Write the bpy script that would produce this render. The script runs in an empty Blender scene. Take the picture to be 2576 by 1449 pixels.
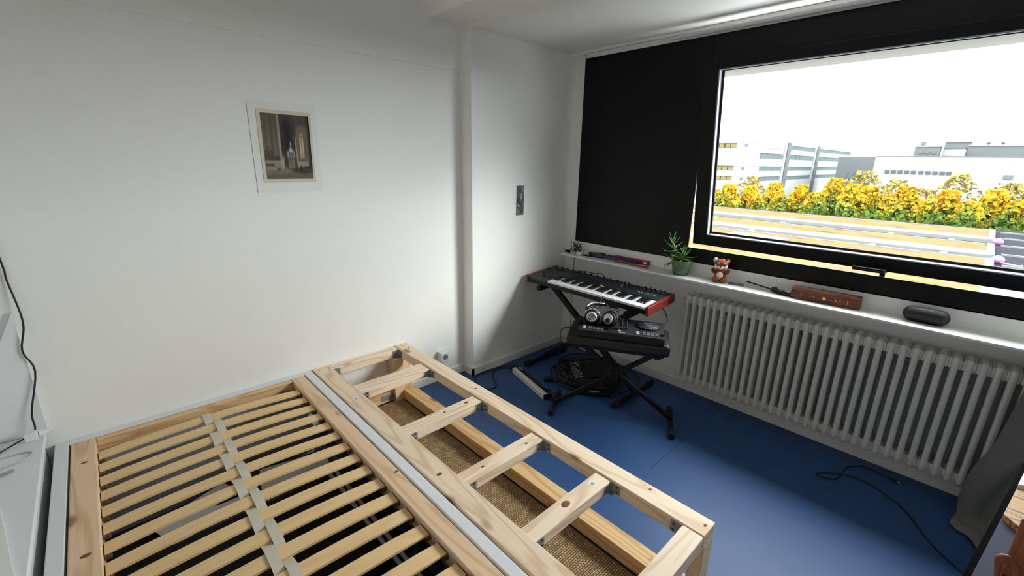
import bpy, bmesh, math, random
from mathutils import Vector, Matrix, noise as mnoise
PI = math.pi
R = random.Random(7)
sc = bpy.context.scene
COL = sc.collection

# ------------------------------------------------------------------ camera, sky, exposure
cd = bpy.data.cameras.new('camera')
cam = bpy.data.objects.new('camera', cd); COL.objects.link(cam)
yaw, pitch, roll, F = 0.81276865, 0.28183732, 0.01771609, 1108.59
fw = Vector((math.cos(yaw)*math.cos(pitch), math.sin(yaw)*math.cos(pitch), -math.sin(pitch)))
r0 = Vector((math.sin(yaw), -math.cos(yaw), 0)); u0 = r0.cross(fw)
rt = r0*math.cos(roll) + u0*math.sin(roll); up = -r0*math.sin(roll) + u0*math.cos(roll)
m = Matrix((rt, up, -fw)).transposed().to_4x4(); m.translation = Vector((0, 0, 1.5))
cam.matrix_world = m
cd.sensor_fit = 'HORIZONTAL'; cd.sensor_width = 36; cd.lens = 36*F/2576
cd.clip_start = 0.02; cd.clip_end = 600
sc.camera = cam

w = bpy.data.worlds.new('overcast_sky'); sc.world = w; w.use_nodes = True
nt = w.node_tree; bg = nt.nodes['Background']
tc = nt.nodes.new('ShaderNodeTexCoord'); sx = nt.nodes.new('ShaderNodeSeparateXYZ')
mr = nt.nodes.new('ShaderNodeMapRange'); mr.inputs['From Min'].default_value = 0; mr.inputs['From Max'].default_value = 1
mr.inputs['To Min'].default_value = 0.75; mr.inputs['To Max'].default_value = 1.3
nt.links.new(tc.outputs['Generated'], sx.inputs[0]); nt.links.new(sx.outputs['Z'], mr.inputs['Value']); mr.clamp = True
SKY = 5.2
ml = nt.nodes.new('ShaderNodeMath'); ml.operation = 'MULTIPLY'; ml.inputs[1].default_value = SKY
nt.links.new(mr.outputs[0], ml.inputs[0]); nt.links.new(ml.outputs[0], bg.inputs['Strength'])
bg.inputs['Color'].default_value = (0.93, 0.97, 1.0, 1)

# low autumn sun diffused by thin cloud
su = bpy.data.lights.new('veiled_sun', 'SUN'); su.energy = 0.95; su.angle = math.radians(26); su.color = (1.0, 0.97, 0.92)
so_l = bpy.data.objects.new('veiled_sun', su); COL.objects.link(so_l)
_a, _e = math.radians(64), math.radians(22)
so_l.rotation_euler = Vector((math.cos(_a)*math.cos(_e), -math.sin(_a)*math.cos(_e), math.sin(_e))).to_track_quat('Z', 'Y').to_euler()

vs = sc.view_settings
vs.view_transform = 'Standard'; vs.look = 'None'; vs.gamma = 1; vs.use_curve_mapping = False
vs.exposure = 2.35
cy = sc.cycles
cy.use_denoising = True
cy.max_bounces = 10; cy.diffuse_bounces = 6; cy.glossy_bounces = 4; cy.transparent_max_bounces = 12
cy.sample_clamp_indirect = 8
cy.caustics_reflective = False; cy.caustics_refractive = False

# daylight sampling guide in the window opening (a portal gives off no light of its own)
pl = bpy.data.lights.new('window_portal', 'AREA'); pl.shape = 'RECTANGLE'; pl.size = 2.16; pl.size_y = 1.12
pl.cycles.is_portal = True
po = bpy.data.objects.new('window_portal', pl); COL.objects.link(po)
po.location = (2.9, 0.19, 1.52); po.rotation_euler = (PI/2, 0, PI/2)   # emits toward -x

# ------------------------------------------------------------------ helpers
def lin(c):
    o = []
    for v in c[:3]:
        v = v/255.0
        o.append(v/12.92 if v <= 0.04045 else ((v+0.055)/1.055)**2.4)
    return (*o, 1.0)

def newmat(name):
    mt = bpy.data.materials.new(name); mt.use_nodes = True
    n = mt.node_tree; return mt, n, n.nodes['Principled BSDF']

def mat(name, c, rough=0.5, metal=0.0, vary=0.06, scale=30, bump=0.0, spec=0.5, bscale=None):
    mt, n, p = newmat(name)
    t = n.nodes.new('ShaderNodeTexCoord'); nz = n.nodes.new('ShaderNodeTexNoise')
    nz.inputs['Scale'].default_value = scale; nz.inputs['Detail'].default_value = 4
    n.links.new(t.outputs['Object'], nz.inputs['Vector'])
    mx = n.nodes.new('ShaderNodeMix'); mx.data_type = 'RGBA'
    l = lin(c)
    mx.inputs['A'].default_value = tuple(v*(1-vary) for v in l[:3]) + (1,)
    mx.inputs['B'].default_value = tuple(min(1, v*(1+vary)) for v in l[:3]) + (1,)
    n.links.new(nz.outputs['Fac'], mx.inputs['Factor']); n.links.new(mx.outputs['Result'], p.inputs['Base Color'])
    p.inputs['Roughness'].default_value = rough; p.inputs['Metallic'].default_value = metal
    p.inputs['Specular IOR Level'].default_value = spec
    if bump:
        nb = n.nodes.new('ShaderNodeTexNoise'); nb.inputs['Scale'].default_value = bscale or scale*4; nb.inputs['Detail'].default_value = 3
        n.links.new(t.outputs['Object'], nb.inputs['Vector'])
        b = n.nodes.new('ShaderNodeBump'); b.inputs['Strength'].default_value = bump; b.inputs['Distance'].default_value = 0.004
        n.links.new(nb.outputs['Fac'], b.inputs['Height']); n.links.new(b.outputs['Normal'], p.inputs['Normal'])
    return mt

def wood(name, light, dark, axis, rough=0.55, knots=True, scale=1.0, contrast=1.0):
    mt, n, p = newmat(name); N = n.nodes.new; L = n.links.new
    t = N('ShaderNodeTexCoord'); oi = N('ShaderNodeObjectInfo')
    ad = N('ShaderNodeVectorMath'); ad.operation = 'ADD'
    mu = N('ShaderNodeVectorMath'); mu.operation = 'SCALE'; mu.inputs['Scale'].default_value = 7.0
    cb = N('ShaderNodeCombineXYZ')
    for k in range(3): L(oi.outputs['Random'], cb.inputs[k])
    L(cb.outputs[0], mu.inputs[0]); L(t.outputs['Object'], ad.inputs[0]); L(mu.outputs[0], ad.inputs[1])
    mp = N('ShaderNodeMapping'); s = [9*scale]*3; s[axis] = 0.9*scale; mp.inputs['Scale'].default_value = s
    L(ad.outputs[0], mp.inputs['Vector'])
    nz = N('ShaderNodeTexNoise'); nz.inputs['Scale'].default_value = 1.0; nz.inputs['Detail'].default_value = 1.5
    L(mp.outputs[0], nz.inputs['Vector'])
    # growth rings: contour lines of a stretched noise field
    k1 = N('ShaderNodeMath'); k1.operation = 'MULTIPLY'; k1.inputs[1].default_value = 55
    L(nz.outputs['Fac'], k1.inputs[0])
    sn = N('ShaderNodeMath'); sn.operation = 'SINE'; L(k1.outputs[0], sn.inputs[0])
    mrr = N('ShaderNodeMapRange'); mrr.inputs['From Min'].default_value = 0.15; mrr.inputs['From Max'].default_value = 1.0
    mrr.inputs['To Max'].default_value = 0.55*contrast
    L(sn.outputs[0], mrr.inputs['Value'])
    mf = N('ShaderNodeMapping'); s2 = [160]*3; s2[axis] = 4; mf.inputs['Scale'].default_value = s2
    L(ad.outputs[0], mf.inputs['Vector'])
    fz = N('ShaderNodeTexNoise'); fz.inputs['Scale'].default_value = 1; L(mf.outputs[0], fz.inputs['Vector'])
    a2 = N('ShaderNodeMath'); a2.operation = 'MULTIPLY_ADD'; a2.inputs[1].default_value = 0.5*contrast
    L(fz.outputs['Fac'], a2.inputs[0]); L(mrr.outputs[0], a2.inputs[2])
    s_ = N('ShaderNodeMath'); s_.operation = 'SUBTRACT'; s_.inputs[1].default_value = 0.16*contrast; s_.use_clamp = True
    L(a2.outputs[0], s_.inputs[0])
    mx = N('ShaderNodeMix'); mx.data_type = 'RGBA'; mx.inputs['A'].default_value = lin(light); mx.inputs['B'].default_value = lin(dark)
    L(s_.outputs[0], mx.inputs['Factor'])
    out = mx.outputs['Result']
    if knots:
        mk = N('ShaderNodeMapping'); s3 = [7.0]*3; s3[axis] = 3.6; mk.inputs['Scale'].default_value = s3; L(ad.outputs[0], mk.inputs['Vector'])
        vo = N('ShaderNodeTexVoronoi'); vo.inputs['Scale'].default_value = 1.0; L(mk.outputs[0], vo.inputs['Vector'])
        kr = N('ShaderNodeMapRange'); kr.inputs['From Min'].default_value = 0.07; kr.inputs['From Max'].default_value = 0.16
        kr.inputs['To Min'].default_value = 0.85; kr.inputs['To Max'].default_value = 0.0
        L(vo.outputs['Distance'], kr.inputs['Value'])
        m2 = N('ShaderNodeMix'); m2.data_type = 'RGBA'; m2.inputs['B'].default_value = lin((142, 96, 60))
        L(kr.outputs[0], m2.inputs['Factor']); L(out, m2.inputs['A']); out = m2.outputs['Result']
    L(out, p.inputs['Base Color']); p.inputs['Roughness'].default_value = rough; p.inputs['Specular IOR Level'].default_value = 0.3
    return mt

def vcol_mat(name, rough=0.7, spec=0.3):
    mt, n, p = newmat(name)
    a = n.nodes.new('ShaderNodeVertexColor'); a.layer_name = 'tint'
    n.links.new(a.outputs['Color'], p.inputs['Base Color']); p.inputs['Roughness'].default_value = rough
    p.inputs['Specular IOR Level'].default_value = spec
    return mt

class MB:
    """collects simple solids in one bmesh; build() links them as one mesh object"""
    def __init__(s): s.b = bmesh.new()
    def _add(s, verts, faces, M=None, smooth=False):
        vs_ = [s.b.verts.new((M @ Vector(v)) if M else v) for v in verts]
        for f in faces:
            try:
                q = s.b.faces.new([vs_[i] for i in f]); q.smooth = smooth
            except ValueError: pass
        return vs_
    def box(s, x0, x1, y0, y1, z0, z1, M=None):
        v = [(x, y, z) for x in (x0, x1) for y in (y0, y1) for z in (z0, z1)]
        s._add(v, [(0, 1, 3, 2), (4, 6, 7, 5), (0, 4, 5, 1), (2, 3, 7, 6), (0, 2, 6, 4), (1, 5, 7, 3)], M); return s
    def rbox(s, x0, x1, y0, y1, z0, z1, r=0.004, M=None, seg=2):
        t = bmesh.new(); bmesh.ops.create_cube(t, size=1)
        for v in t.verts: v.co = Vector(((x0+x1)/2+v.co.x*(x1-x0), (y0+y1)/2+v.co.y*(y1-y0), (z0+z1)/2+v.co.z*(z1-z0)))
        bmesh.ops.bevel(t, geom=t.edges[:], offset=r, segments=seg, profile=0.5, affect='EDGES')
        s.merge(t, M); return s
    def merge(s, t, M=None, smooth=None):
        t.verts.index_update()
        vs_ = [s.b.verts.new((M @ v.co) if M else v.co) for v in t.verts]
        for f in t.faces:
            q = s.b.faces.new([vs_[v.index] for v in f.verts]); q.smooth = f.smooth if smooth is None else smooth
        t.free(); return s
    def cyl(s, p, q, r, r2=None, n=16, caps=True, smooth=True):
        p, q = Vector(p), Vector(q); d = (q-p); L = d.length
        rot = d.to_track_quat('Z', 'Y').to_matrix()
        r2 = r if r2 is None else r2
        v = []
        for k, (o, rr) in enumerate(((p, r), (q, r2))):
            for i in range(n):
                a = 2*PI*i/n; v.append(o + rot @ Vector((rr*math.cos(a), rr*math.sin(a), 0)))
        f = [(i, (i+1) % n, n+(i+1) % n, n+i) for i in range(n)]
        s._add(v, f, smooth=smooth)
        if caps:
            s._add(v[:n], [tuple(range(n))[::-1]]); s._add(v[n:], [tuple(range(n))])
        return s
    def tube(s, pts, r, n=8, smooth_path=True, closed=False, sub=5):
        pts = [Vector(p) for p in pts]
        if smooth_path and len(pts) > 2:
            o = []; k = len(pts); rng = range(k if closed else k-1)
            for i in rng:
                p0 = pts[(i-1) % k] if closed or i > 0 else pts[0]; p1 = pts[i]; p2 = pts[(i+1) % k]
                p3 = pts[(i+2) % k] if closed or i+2 < k else pts[-1]
                for j in range(sub):
                    t = j/sub
                    o.append(0.5*((2*p1)+(p2-p0)*t+(2*p0-5*p1+4*p2-p3)*t*t+(-p0+3*p1-3*p2+p3)*t**3))
            if not closed: o.append(pts[-1])
            pts = o
        k = len(pts); ring = []; prev = None
        for i, p in enumerate(pts):
            a = pts[(i-1) % k] if closed or i else pts[0]; b = pts[(i+1) % k] if closed or i < k-1 else pts[-1]
            d = (b-a).normalized()
            nrm = (Vector((0, 0, 1)) if abs(d.z) < 0.95 else Vector((1, 0, 0))) if prev is None else prev
            nrm = (nrm - d*nrm.dot(d)).normalized(); prev = nrm; bi = d.cross(nrm)
            rr = r(i/(k-1)) if callable(r) else r
            ring.append([s.b.verts.new(p+nrm*rr*math.cos(2*PI*j/n)+bi*rr*math.sin(2*PI*j/n)) for j in range(n)])
        for i in range(k if closed else k-1):
            A, B = ring[i], ring[(i+1) % k]
            for j in range(n):
                q = s.b.faces.new((A[j], A[(j+1) % n], B[(j+1) % n], B[j])); q.smooth = True
        if not closed:
            s.b.faces.new(ring[0][::-1]); s.b.faces.new(ring[-1])
        return s
    def lathe(s, prof, M=None, n=24, smooth=True):
        v = []; k = len(prof)
        for (r, z) in prof:
            for i in range(n): v.append((r*math.cos(2*PI*i/n), r*math.sin(2*PI*i/n), z))
        f = [(a*n+i, a*n+(i+1) % n, (a+1)*n+(i+1) % n, (a+1)*n+i) for a in range(k-1) for i in range(n)]
        f += [tuple(range(n))[::-1], tuple(range((k-1)*n, k*n))]
        s._add(v, f, M, smooth); return s
    def prism(s, poly, h0, h1, axis=2, M=None):
        """poly in the two axes left over, extruded along axis"""
        def mk(a, b, c):
            return (c, a, b) if axis == 0 else (a, c, b) if axis == 1 else (a, b, c)
        n = len(poly); v = [mk(a, b, h0) for a, b in poly] + [mk(a, b, h1) for a, b in poly]
        s._add(v, [tuple(range(n))[::-1], tuple(range(n, 2*n))] + [(i, (i+1) % n, n+(i+1) % n, n+i) for i in range(n)], M); return s
    def ball(s, c, rx, ry=None, rz=None, M=None, n=16, m_=10):
        ry = rx if ry is None else ry; rz = rx if rz is None else rz
        t = bmesh.new(); bmesh.ops.create_uvsphere(t, u_segments=n, v_segments=m_, radius=1)
        for v in t.verts: v.co = Vector((c[0]+v.co.x*rx, c[1]+v.co.y*ry, c[2]+v.co.z*rz))
        s.merge(t, M, True); return s
    def quad(s, a, b, c, d): s._add([a, b, c, d], [(0, 1, 2, 3)]); return s
    def mesh(s, name, mt):
        bmesh.ops.recalc_face_normals(s.b, faces=s.b.faces[:])
        me = bpy.data.meshes.new(name); s.b.to_mesh(me); s.b.free()
        if mt: me.materials.append(mt)
        return me
    def build(s, name, mt, parent=None, local=False, bevel=0.0, kind=None, label=None):
        """verts are world coordinates unless local; parent's matrix is taken out"""
        if parent is not None and not local:
            inv = world_of(parent).inverted(); s.b.transform(inv)
        o = bpy.data.objects.new(name, s.mesh(name, mt)); COL.objects.link(o)
        if parent is not None: o.parent = parent
        if bevel:
            b = o.modifiers.new('soft_edges', 'BEVEL'); b.width = bevel; b.segments = 2; b.limit_method = 'ANGLE'; b.angle_limit = 0.6
        if kind: o['kind'] = kind
        if label: o['label'] = label
        return o

def world_of(o):
    M = Matrix.LocRotScale(o.location, o.rotation_euler, o.scale)
    return world_of(o.parent) @ M if o.parent else M
def tag(o, label, cat, group=None, kind=None):
    o['label'] = label; o['category'] = cat
    if group: o['group'] = group
    if kind: o['kind'] = kind
    return o
def thing(name, label, cat, loc, rz=0.0, group=None, rot=None):
    o = bpy.data.objects.new(name, None); COL.objects.link(o); o.location = loc
    o.rotation_euler = rot if rot else (0, 0, rz); o.empty_display_size = 0.05
    return tag(o, label, cat, group)
def struct(o, label):
    o['kind'] = 'structure'; o['label'] = label; return o
def inst(name, me, parent, loc, rot=(0, 0, 0), scale=None):
    o = bpy.data.objects.new(name, me); COL.objects.link(o); o.parent = parent; o.location = loc; o.rotation_euler = rot
    if scale: o.scale = scale
    return o
def loft(name, rows, mt, parent=None, tint=None, smooth=True):
    """grid of points -> sheet mesh, optional per-point tint colours"""
    b = MB(); g = [[b.b.verts.new(p) for p in row] for row in rows]
    for i in range(len(g)-1):
        for j in range(len(g[0])-1):
            q = b.b.faces.new((g[i][j], g[i][j+1], g[i+1][j+1], g[i+1][j])); q.smooth = smooth
    b.b.verts.index_update()
    if parent is not None: b.b.transform(world_of(parent).inverted())
    me = bpy.data.meshes.new(name); b.b.to_mesh(me); b.b.free(); me.materials.append(mt)
    if tint:
        ca = me.color_attributes.new('tint', 'FLOAT_COLOR', 'POINT')
        flat = [c for row in tint for c in row]
        for i, c in enumerate(flat): ca.data[i].color = (c[0], c[1], c[2], 1)
    o = bpy.data.objects.new(name, me); COL.objects.link(o); o.parent = parent
    return o

# ------------------------------------------------------------------ materials
M_wall = mat('white_paint', (238, 237, 234), 0.85, vary=0.012, scale=6, bump=0.12, bscale=260, spec=0.25)
M_ceil = mat('ceiling_paint', (236, 234, 230), 0.9, vary=0.012, scale=5, bump=0.1, bscale=240, spec=0.2)
M_trim = mat('white_lacquer', (226, 226, 222), 0.38, vary=0.015, scale=12)
M_floor = mat('blue_linoleum', (47, 79, 126), 0.45, vary=0.05, scale=9, bump=0.05, bscale=300, spec=0.3)
M_black = mat('black_window_paint', (8, 8, 9), 0.5, vary=0.1, scale=14, spec=0.22)
M_alu = mat('brushed_aluminium', (168, 172, 180), 0.45, 0.15, vary=0.04, scale=40)
M_steel = mat('zinc_steel', (150, 154, 156), 0.42, 0.3, vary=0.12, scale=60)
M_rad = mat('radiator_enamel', (212, 210, 202), 0.4, vary=0.02, scale=18)
M_pine_x = wood('light_pine_x', (245, 223, 198), (214, 177, 138), 0)
M_pine_y = wood('light_pine_y', (241, 218, 190), (210, 172, 132), 1)
M_pine_z = wood('light_pine_z', (238, 210, 166), (204, 162, 112), 2)
M_honey_x = wood('honey_pine_x', (232, 194, 146), (198, 150, 100), 0, contrast=1.1)
M_honey_y = wood('honey_pine_y', (236, 204, 168), (206, 165, 124), 1, contrast=1.1)
M_raw_y = wood('amber_pine_y', (232, 194, 140), (192, 142, 88), 1)
M_slat = wood('birch_slat', (236, 200, 148), (214, 172, 118), 0, knots=False, contrast=0.5)
M_bedwhite = mat('white_bed_lacquer', (226, 228, 230), 0.35, vary=0.01, scale=10)
M_belt = mat('cream_webbing', (214, 204, 186), 0.9, vary=0.1, scale=160, bump=0.4, bscale=500)
M_blackplastic = mat('black_plastic', (11, 11, 12), 0.5, vary=0.1, scale=50, spec=0.35)
M_blackmetal = mat('black_powder_coat', (10, 10, 11), 0.5, vary=0.1, scale=50, spec=0.3)
M_rubber = mat('black_rubber', (9, 9, 10), 0.8, vary=0.1, scale=60)
M_leather = mat('black_vinyl', (11, 11, 12), 0.4, vary=0.1, scale=70, bump=0.2, bscale=420)
M_cable = mat('black_cable', (14, 14, 16), 0.5, vary=0.1, scale=60)
M_darkfabric = mat('black_bag_fabric', (16, 15, 20), 0.9, vary=0.2, scale=90, bump=0.4, bscale=600)
M_greyfabric = mat('grey_fabric', (128, 130, 134), 0.9, vary=0.08, scale=90, bump=0.3, bscale=600)
M_paper = mat('white_paper', (232, 231, 226), 0.8, vary=0.01, scale=10)

def sisal():
    mt, n, p = newmat('sisal_weave'); N = n.nodes.new; L = n.links.new
    t = N('ShaderNodeTexCoord'); mp = N('ShaderNodeMapping'); L(t.outputs['Object'], mp.inputs['Vector'])
    br = N('ShaderNodeTexBrick'); br.inputs['Scale'].default_value = 1.0; mp.inputs['Scale'].default_value = (60, 60, 60)
    br.inputs['Brick Width'].default_value = 0.85; br.inputs['Row Height'].default_value = 0.55; br.inputs['Mortar Size'].default_value = 0.09
    br.inputs['Mortar Smooth'].default_value = 0.6
    br.inputs['Color1'].default_value = lin((182, 150, 104)); br.inputs['Color2'].default_value = lin((150, 118, 76)); br.inputs['Mortar'].default_value = lin((70, 50, 30))
    L(mp.outputs[0], br.inputs['Vector']); nz = N('ShaderNodeTexNoise'); nz.inputs['Scale'].default_value = 22; L(t.outputs['Object'], nz.inputs['Vector'])
    mx = N('ShaderNodeMix'); mx.data_type = 'RGBA'; mx.blend_type = 'MULTIPLY'; mx.inputs['Factor'].default_value = 0.5
    L(br.outputs['Color'], mx.inputs['A']); L(nz.outputs['Fac'], mx.inputs['B'])
    hs = N('ShaderNodeHueSaturation'); hs.inputs['Saturation'].default_value = 0.95; hs.inputs['Value'].default_value = 1.55; L(mx.outputs['Result'], hs.inputs['Color'])
    L(hs.outputs[0], p.inputs['Base Color']); p.inputs['Roughness'].default_value = 0.85
    b = N('ShaderNodeBump'); b.inputs['Strength'].default_value = 0.8; b.inputs['Distance'].default_value = 0.004; b.invert = True
    L(br.outputs['Fac'], b.inputs['Height']); L(b.outputs['Normal'], p.inputs['Normal']); return mt
M_sisal = sisal()

def glass():
    mt = bpy.data.materials.new('window_glass'); mt.use_nodes = True; n = mt.node_tree; n.nodes.clear()
    o = n.nodes.new('ShaderNodeOutputMaterial'); tr = n.nodes.new('ShaderNodeBsdfTransparent'); gl = n.nodes.new('ShaderNodeBsdfGlossy')
    gl.inputs['Roughness'].default_value = 0.02; tr.inputs['Color'].default_value = (0.95, 0.97, 0.96, 1)
    lw = n.nodes.new('ShaderNodeLayerWeight'); lw.inputs['Blend'].default_value = 0.5; mx = n.nodes.new('ShaderNodeMixShader')
    pw = n.nodes.new('ShaderNodeMath'); pw.operation = 'POWER'; pw.inputs[1].default_value = 5; n.links.new(lw.outputs['Facing'], pw.inputs[0])
    fr = n.nodes.new('ShaderNodeMath'); fr.operation = 'MULTIPLY_ADD'; fr.inputs[1].default_value = 0.6; fr.inputs[2].default_value = 0.03; n.links.new(pw.outputs[0], fr.inputs[0])
    n.links.new(fr.outputs[0], mx.inputs[0]); n.links.new(tr.outputs[0], mx.inputs[1]); n.links.new(gl.outputs[0], mx.inputs[2])
    n.links.new(mx.outputs[0], o.inputs[0]); return mt
M_glass = glass()

# ------------------------------------------------------------------ room shell
XW, YL, YA, XP = 2.767, 2.394, 2.288, 1.795      # window wall, left wall, alcove wall, alcove plane
XB, YR = -1.1, -1.5                               # walls behind and beside the camera
ZC, ZB, ZA = 2.62, 2.262, 2.244                   # main ceiling, beam underside, alcove ceiling
struct(MB().box(XB, XW+0.3, YR, YL+0.1, -0.1, 0).build('floor', M_floor), 'blue linoleum floor')
fl = bpy.data.objects['floor']
MB().box(1.84, XW, 0.8885, 0.8905, 0, 0.0006).build('seam', mat('seam_dark', (16, 24, 40), 0.8), fl)
b = MB(); b.box(XB-0.1, XP+0.02, YL, YL+0.12, 0, ZC)
b.box(XB, XP, YL-0.010, YL+0.01, 2.018, ZC)                     # shallow plastered beam along the wall head
struct(b.build('wall_left', M_wall), 'white wall with a print pinned on it')
struct(MB().box(XP, XW+0.3, YA, YL+0.12, 0, ZC).build('wall_alcove', M_wall, bevel=0.004), 'white projecting wall beside the keyboard')
b = MB(); y0, y1, z0, z1 = -0.9, 2.2, 0.80, 2.21; OYW = 1.272                # hole taken up by the black window unit
b.box(XW, XW+0.3, y1-0.006, YL+0.1, 0, ZC); b.box(XW, XW+0.3, YR-0.1, y0, 0, ZC)
b.box(XW, XW+0.3, y0, y1, 0, 0.86); b.box(XW, XW+0.069, y0, y1, 0.86, 0.892); b.box(XW, XW+0.3, y0, y1, 2.208, ZC); b.box(XW+0.071, XW+0.3, OYW+0.3, y1, 0.86, 2.208)
struct(b.build('wall_window', M_wall), 'white wall under and around the window')
# outer reveal: lintel over the glass and outer sill
b = MB(); b.box(XW+0.1, 3.2, -1.4, 2.4, 2.05, 2.6); b.box(XW+0.07, 3.14, -1.3, 1.8, 0.80, 0.86)
struct(b.build('trim_1', mat('exterior_render', (84, 82, 76), 0.9, vary=0.05, scale=4), None), 'beige lintel and ledge outside the window')
struct(MB().box(XB-0.1, XB, YR-0.1, YL+0.1, 0, ZC).build('wall_back', M_wall), 'white wall behind the camera')
struct(MB().box(XB-0.1, XW+0.3, YR-0.1, YR, 0, ZC).build('wall_right', M_wall), 'white wall on the camera side')
b = MB(); b.box(XB-0.1, XW+0.3, YR-0.1, YL+0.12, ZC, ZC+0.1)
b.prism([(1.16, ZC), (1.56, ZB), (XP, ZB), (XP, ZC)], YR, YL+0.02, axis=1)    # cross beam with a haunched near face
b.box(XP, XW+0.3, YR, YA-0.0005, ZA, ZC)                                         # lower alcove ceiling
struct(b.build('ceiling', M_ceil), 'white ceiling with a cross beam')
# baseboards
b = MB(); b.prism([(YL, 0), (YL-0.014, 0), (YL-0.014, 0.055), (YL-0.004, 0.066), (YL, 0.066)], XB, XP, axis=0)
b.prism([(XP, 0), (XP-0.014, 0), (XP-0.014, 0.055), (XP-0.004, 0.066), (XP, 0.066)], YA-0.014, YL, axis=1)
struct(b.build('baseboard_left', M_trim), 'white baseboard along the left wall')
b = MB(); b.prism([(YA, 0), (YA-0.014, 0), (YA-0.014, 0.055), (YA-0.004, 0.066), (YA, 0.066)], XP-0.014, XW, axis=0)
struct(b.build('baseboard_alcove', M_trim), 'white baseboard under the projecting wall')
b = MB(); b.prism([(XW, 0), (XW-0.012, 0), (XW-0.012, 0.06), (XW-0.003, 0.068), (XW, 0.068)], YR, YA-0.014, axis=1)
struct(b.build('baseboard_window', M_trim), 'white baseboard under the radiator')
fsc = mat('screw_grey', (120, 118, 112), 0.4, 0.6)
for k, x in enumerate((1.55, 1.72, 1.88)):
    y = YL-0.014 if x < XP else YA-0.014
    MB().cyl((x, y+0.002, 0.03), (x, y-0.0012, 0.03), 0.004, n=10).build('screw', fsc, bpy.data.objects['baseboard_left' if x < XP else 'baseboard_alcove'])

# curtain rail and blind cassette under the alcove ceiling
b = MB(); b.rbox(2.694, 2.716, YR+0.05, YA-0.004, 2.226, ZA, 0.003)
struct(b.build('trim_2', M_trim), 'thin white curtain rail on the ceiling')
b = MB(); prof = [(2.70, ZA), (2.70, 2.238)] + [(2.735-0.032*math.cos(a), 2.238-0.026*math.sin(a)) for a in [PI*k/8 for k in range(1, 8)]] + [(2.765, 2.238), (2.765, ZA)]
b.prism([(x+0.0, z) for x, z in prof], YR+0.05, 1.52, axis=1)
struct(b.build('trim_3', M_trim), 'white rounded blind housing above the window')

# sill shelf
b = MB(); b.rbox(2.598, XW, YR+0.02, YA-0.09, 0.800, 0.812, 0.002)
struct(b.build('trim_4', M_trim), 'white window sill shelf')

# ------------------------------------------------------------------ window unit
win = bpy.data.objects.new('window_1', None); COL.objects.link(win); win.location = (XW, 0.2, 0.9)
struct(win, 'black framed pivot window, tilted open')
OY0, OY1, OZ0, OZ1 = -0.88, 1.272, 0.981, 2.058           # clear opening
b = MB(); b.rbox(XW-0.004, XW+0.012, OY1, 2.194, 0.893, 2.209, 0.002); b.rbox(XW+0.012, XW+0.07, OY1+0.09, 2.194, 0.893, 2.209, 0.002)
b.build('panel', M_black, win)
b = MB(); b.rbox(XW-0.004, XW+0.012, OY0-0.1, OY1, 0.893, OZ0, 0.002); b.rbox(XW+0.0, XW+0.07, OY0-0.1, OY1, 0.885, OZ0-0.06, 0.002); b.rbox(XW-0.004, XW+0.07, OY0-0.1, OY1, OZ1, 2.209, 0.002)
b.rbox(XW-0.004, XW+0.07, OY0-0.35, OY0, 0.893, 2.209, 0.002)
b.build('fixed_frame', M_black, win)
# sash: local frame x = outward, y along the wall, z up along the sash; pivots on a level axis
sash = bpy.data.objects.new('sash', None); COL.objects.link(sash); sash.parent = win
PZ = 1.525
sash.location = (2.732-XW, 0, PZ-0.9); sash.rotation_euler = (0, -math.atan(0.146), 0)
sy0, sy1, sz0, sz1 = -0.872-0.2, 1.262-0.2, -0.530, 0.535
T = 0.084; D = 0.062
b = MB()
b.rbox(0, D, sy1-T, sy1, sz0, sz1, 0.003); b.rbox(0, D, sy0, sy0+T, sz0, sz1, 0.003)
b.rbox(0, D, sy0+T, sy1-T, sz0, sz0+0.066, 0.003); b.rbox(0, D, sy0+T, sy1-T, sz1-0.05, sz1, 0.003)
fo = b.build('sash_frame', M_black, sash, local=True)
b = MB()
iy0, iy1, iz0, iz1 = sy0+T, sy1-T, sz0+0.066, sz1-0.05
b.box(0.004, 0.036, iy1-0.006, iy1, iz0, iz1); b.box(0.004, 0.036, iy0, iy0+0.006, iz0, iz1)
b.box(0.004, 0.036, iy0, iy1, iz0, iz0+0.006); b.box(0.004, 0.036, iy0, iy1, iz1-0.006, iz1)
b.build('glazing_strip', M_alu, sash, local=True)
b = MB(); s_ = 0.018
b.box(0.036, 0.042, iy1-s_, iy1, iz0, iz1); b.box(0.036, 0.042, iy0, iy0+s_, iz0, iz1)
b.box(0.036, 0.042, iy0, iy1, iz0, iz0+s_); b.box(0.036, 0.042, iy0, iy1, iz1-s_*0.6, iz1)
b.build('glazing_seal', M_rubber, sash, local=True)
b = MB(); b.box(0.043, 0.049, iy0, iy1, iz0, iz1)
b.build('pane', M_glass, sash, local=True)
b = MB(); hy = 0.285-0.2; hz = sz0+0.012
b.rbox(-0.012, 0, hy-0.018, hy+0.018, hz-0.014, hz+0.02, 0.003)
b.cyl((-0.034, hy, hz), (0, hy, hz), 0.009); b.rbox(-0.05, -0.030, hy-0.014, hy+0.118, hz-0.009, hz+0.011, 0.004)
b.rbox(-0.012, 0.0, hy-0.012, hy+0.01, hz-0.042, hz-0.01, 0.003)
b.build('handle', mat('dark_handle', (24, 24, 26), 0.28, 0.6), sash, local=True)

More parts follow.
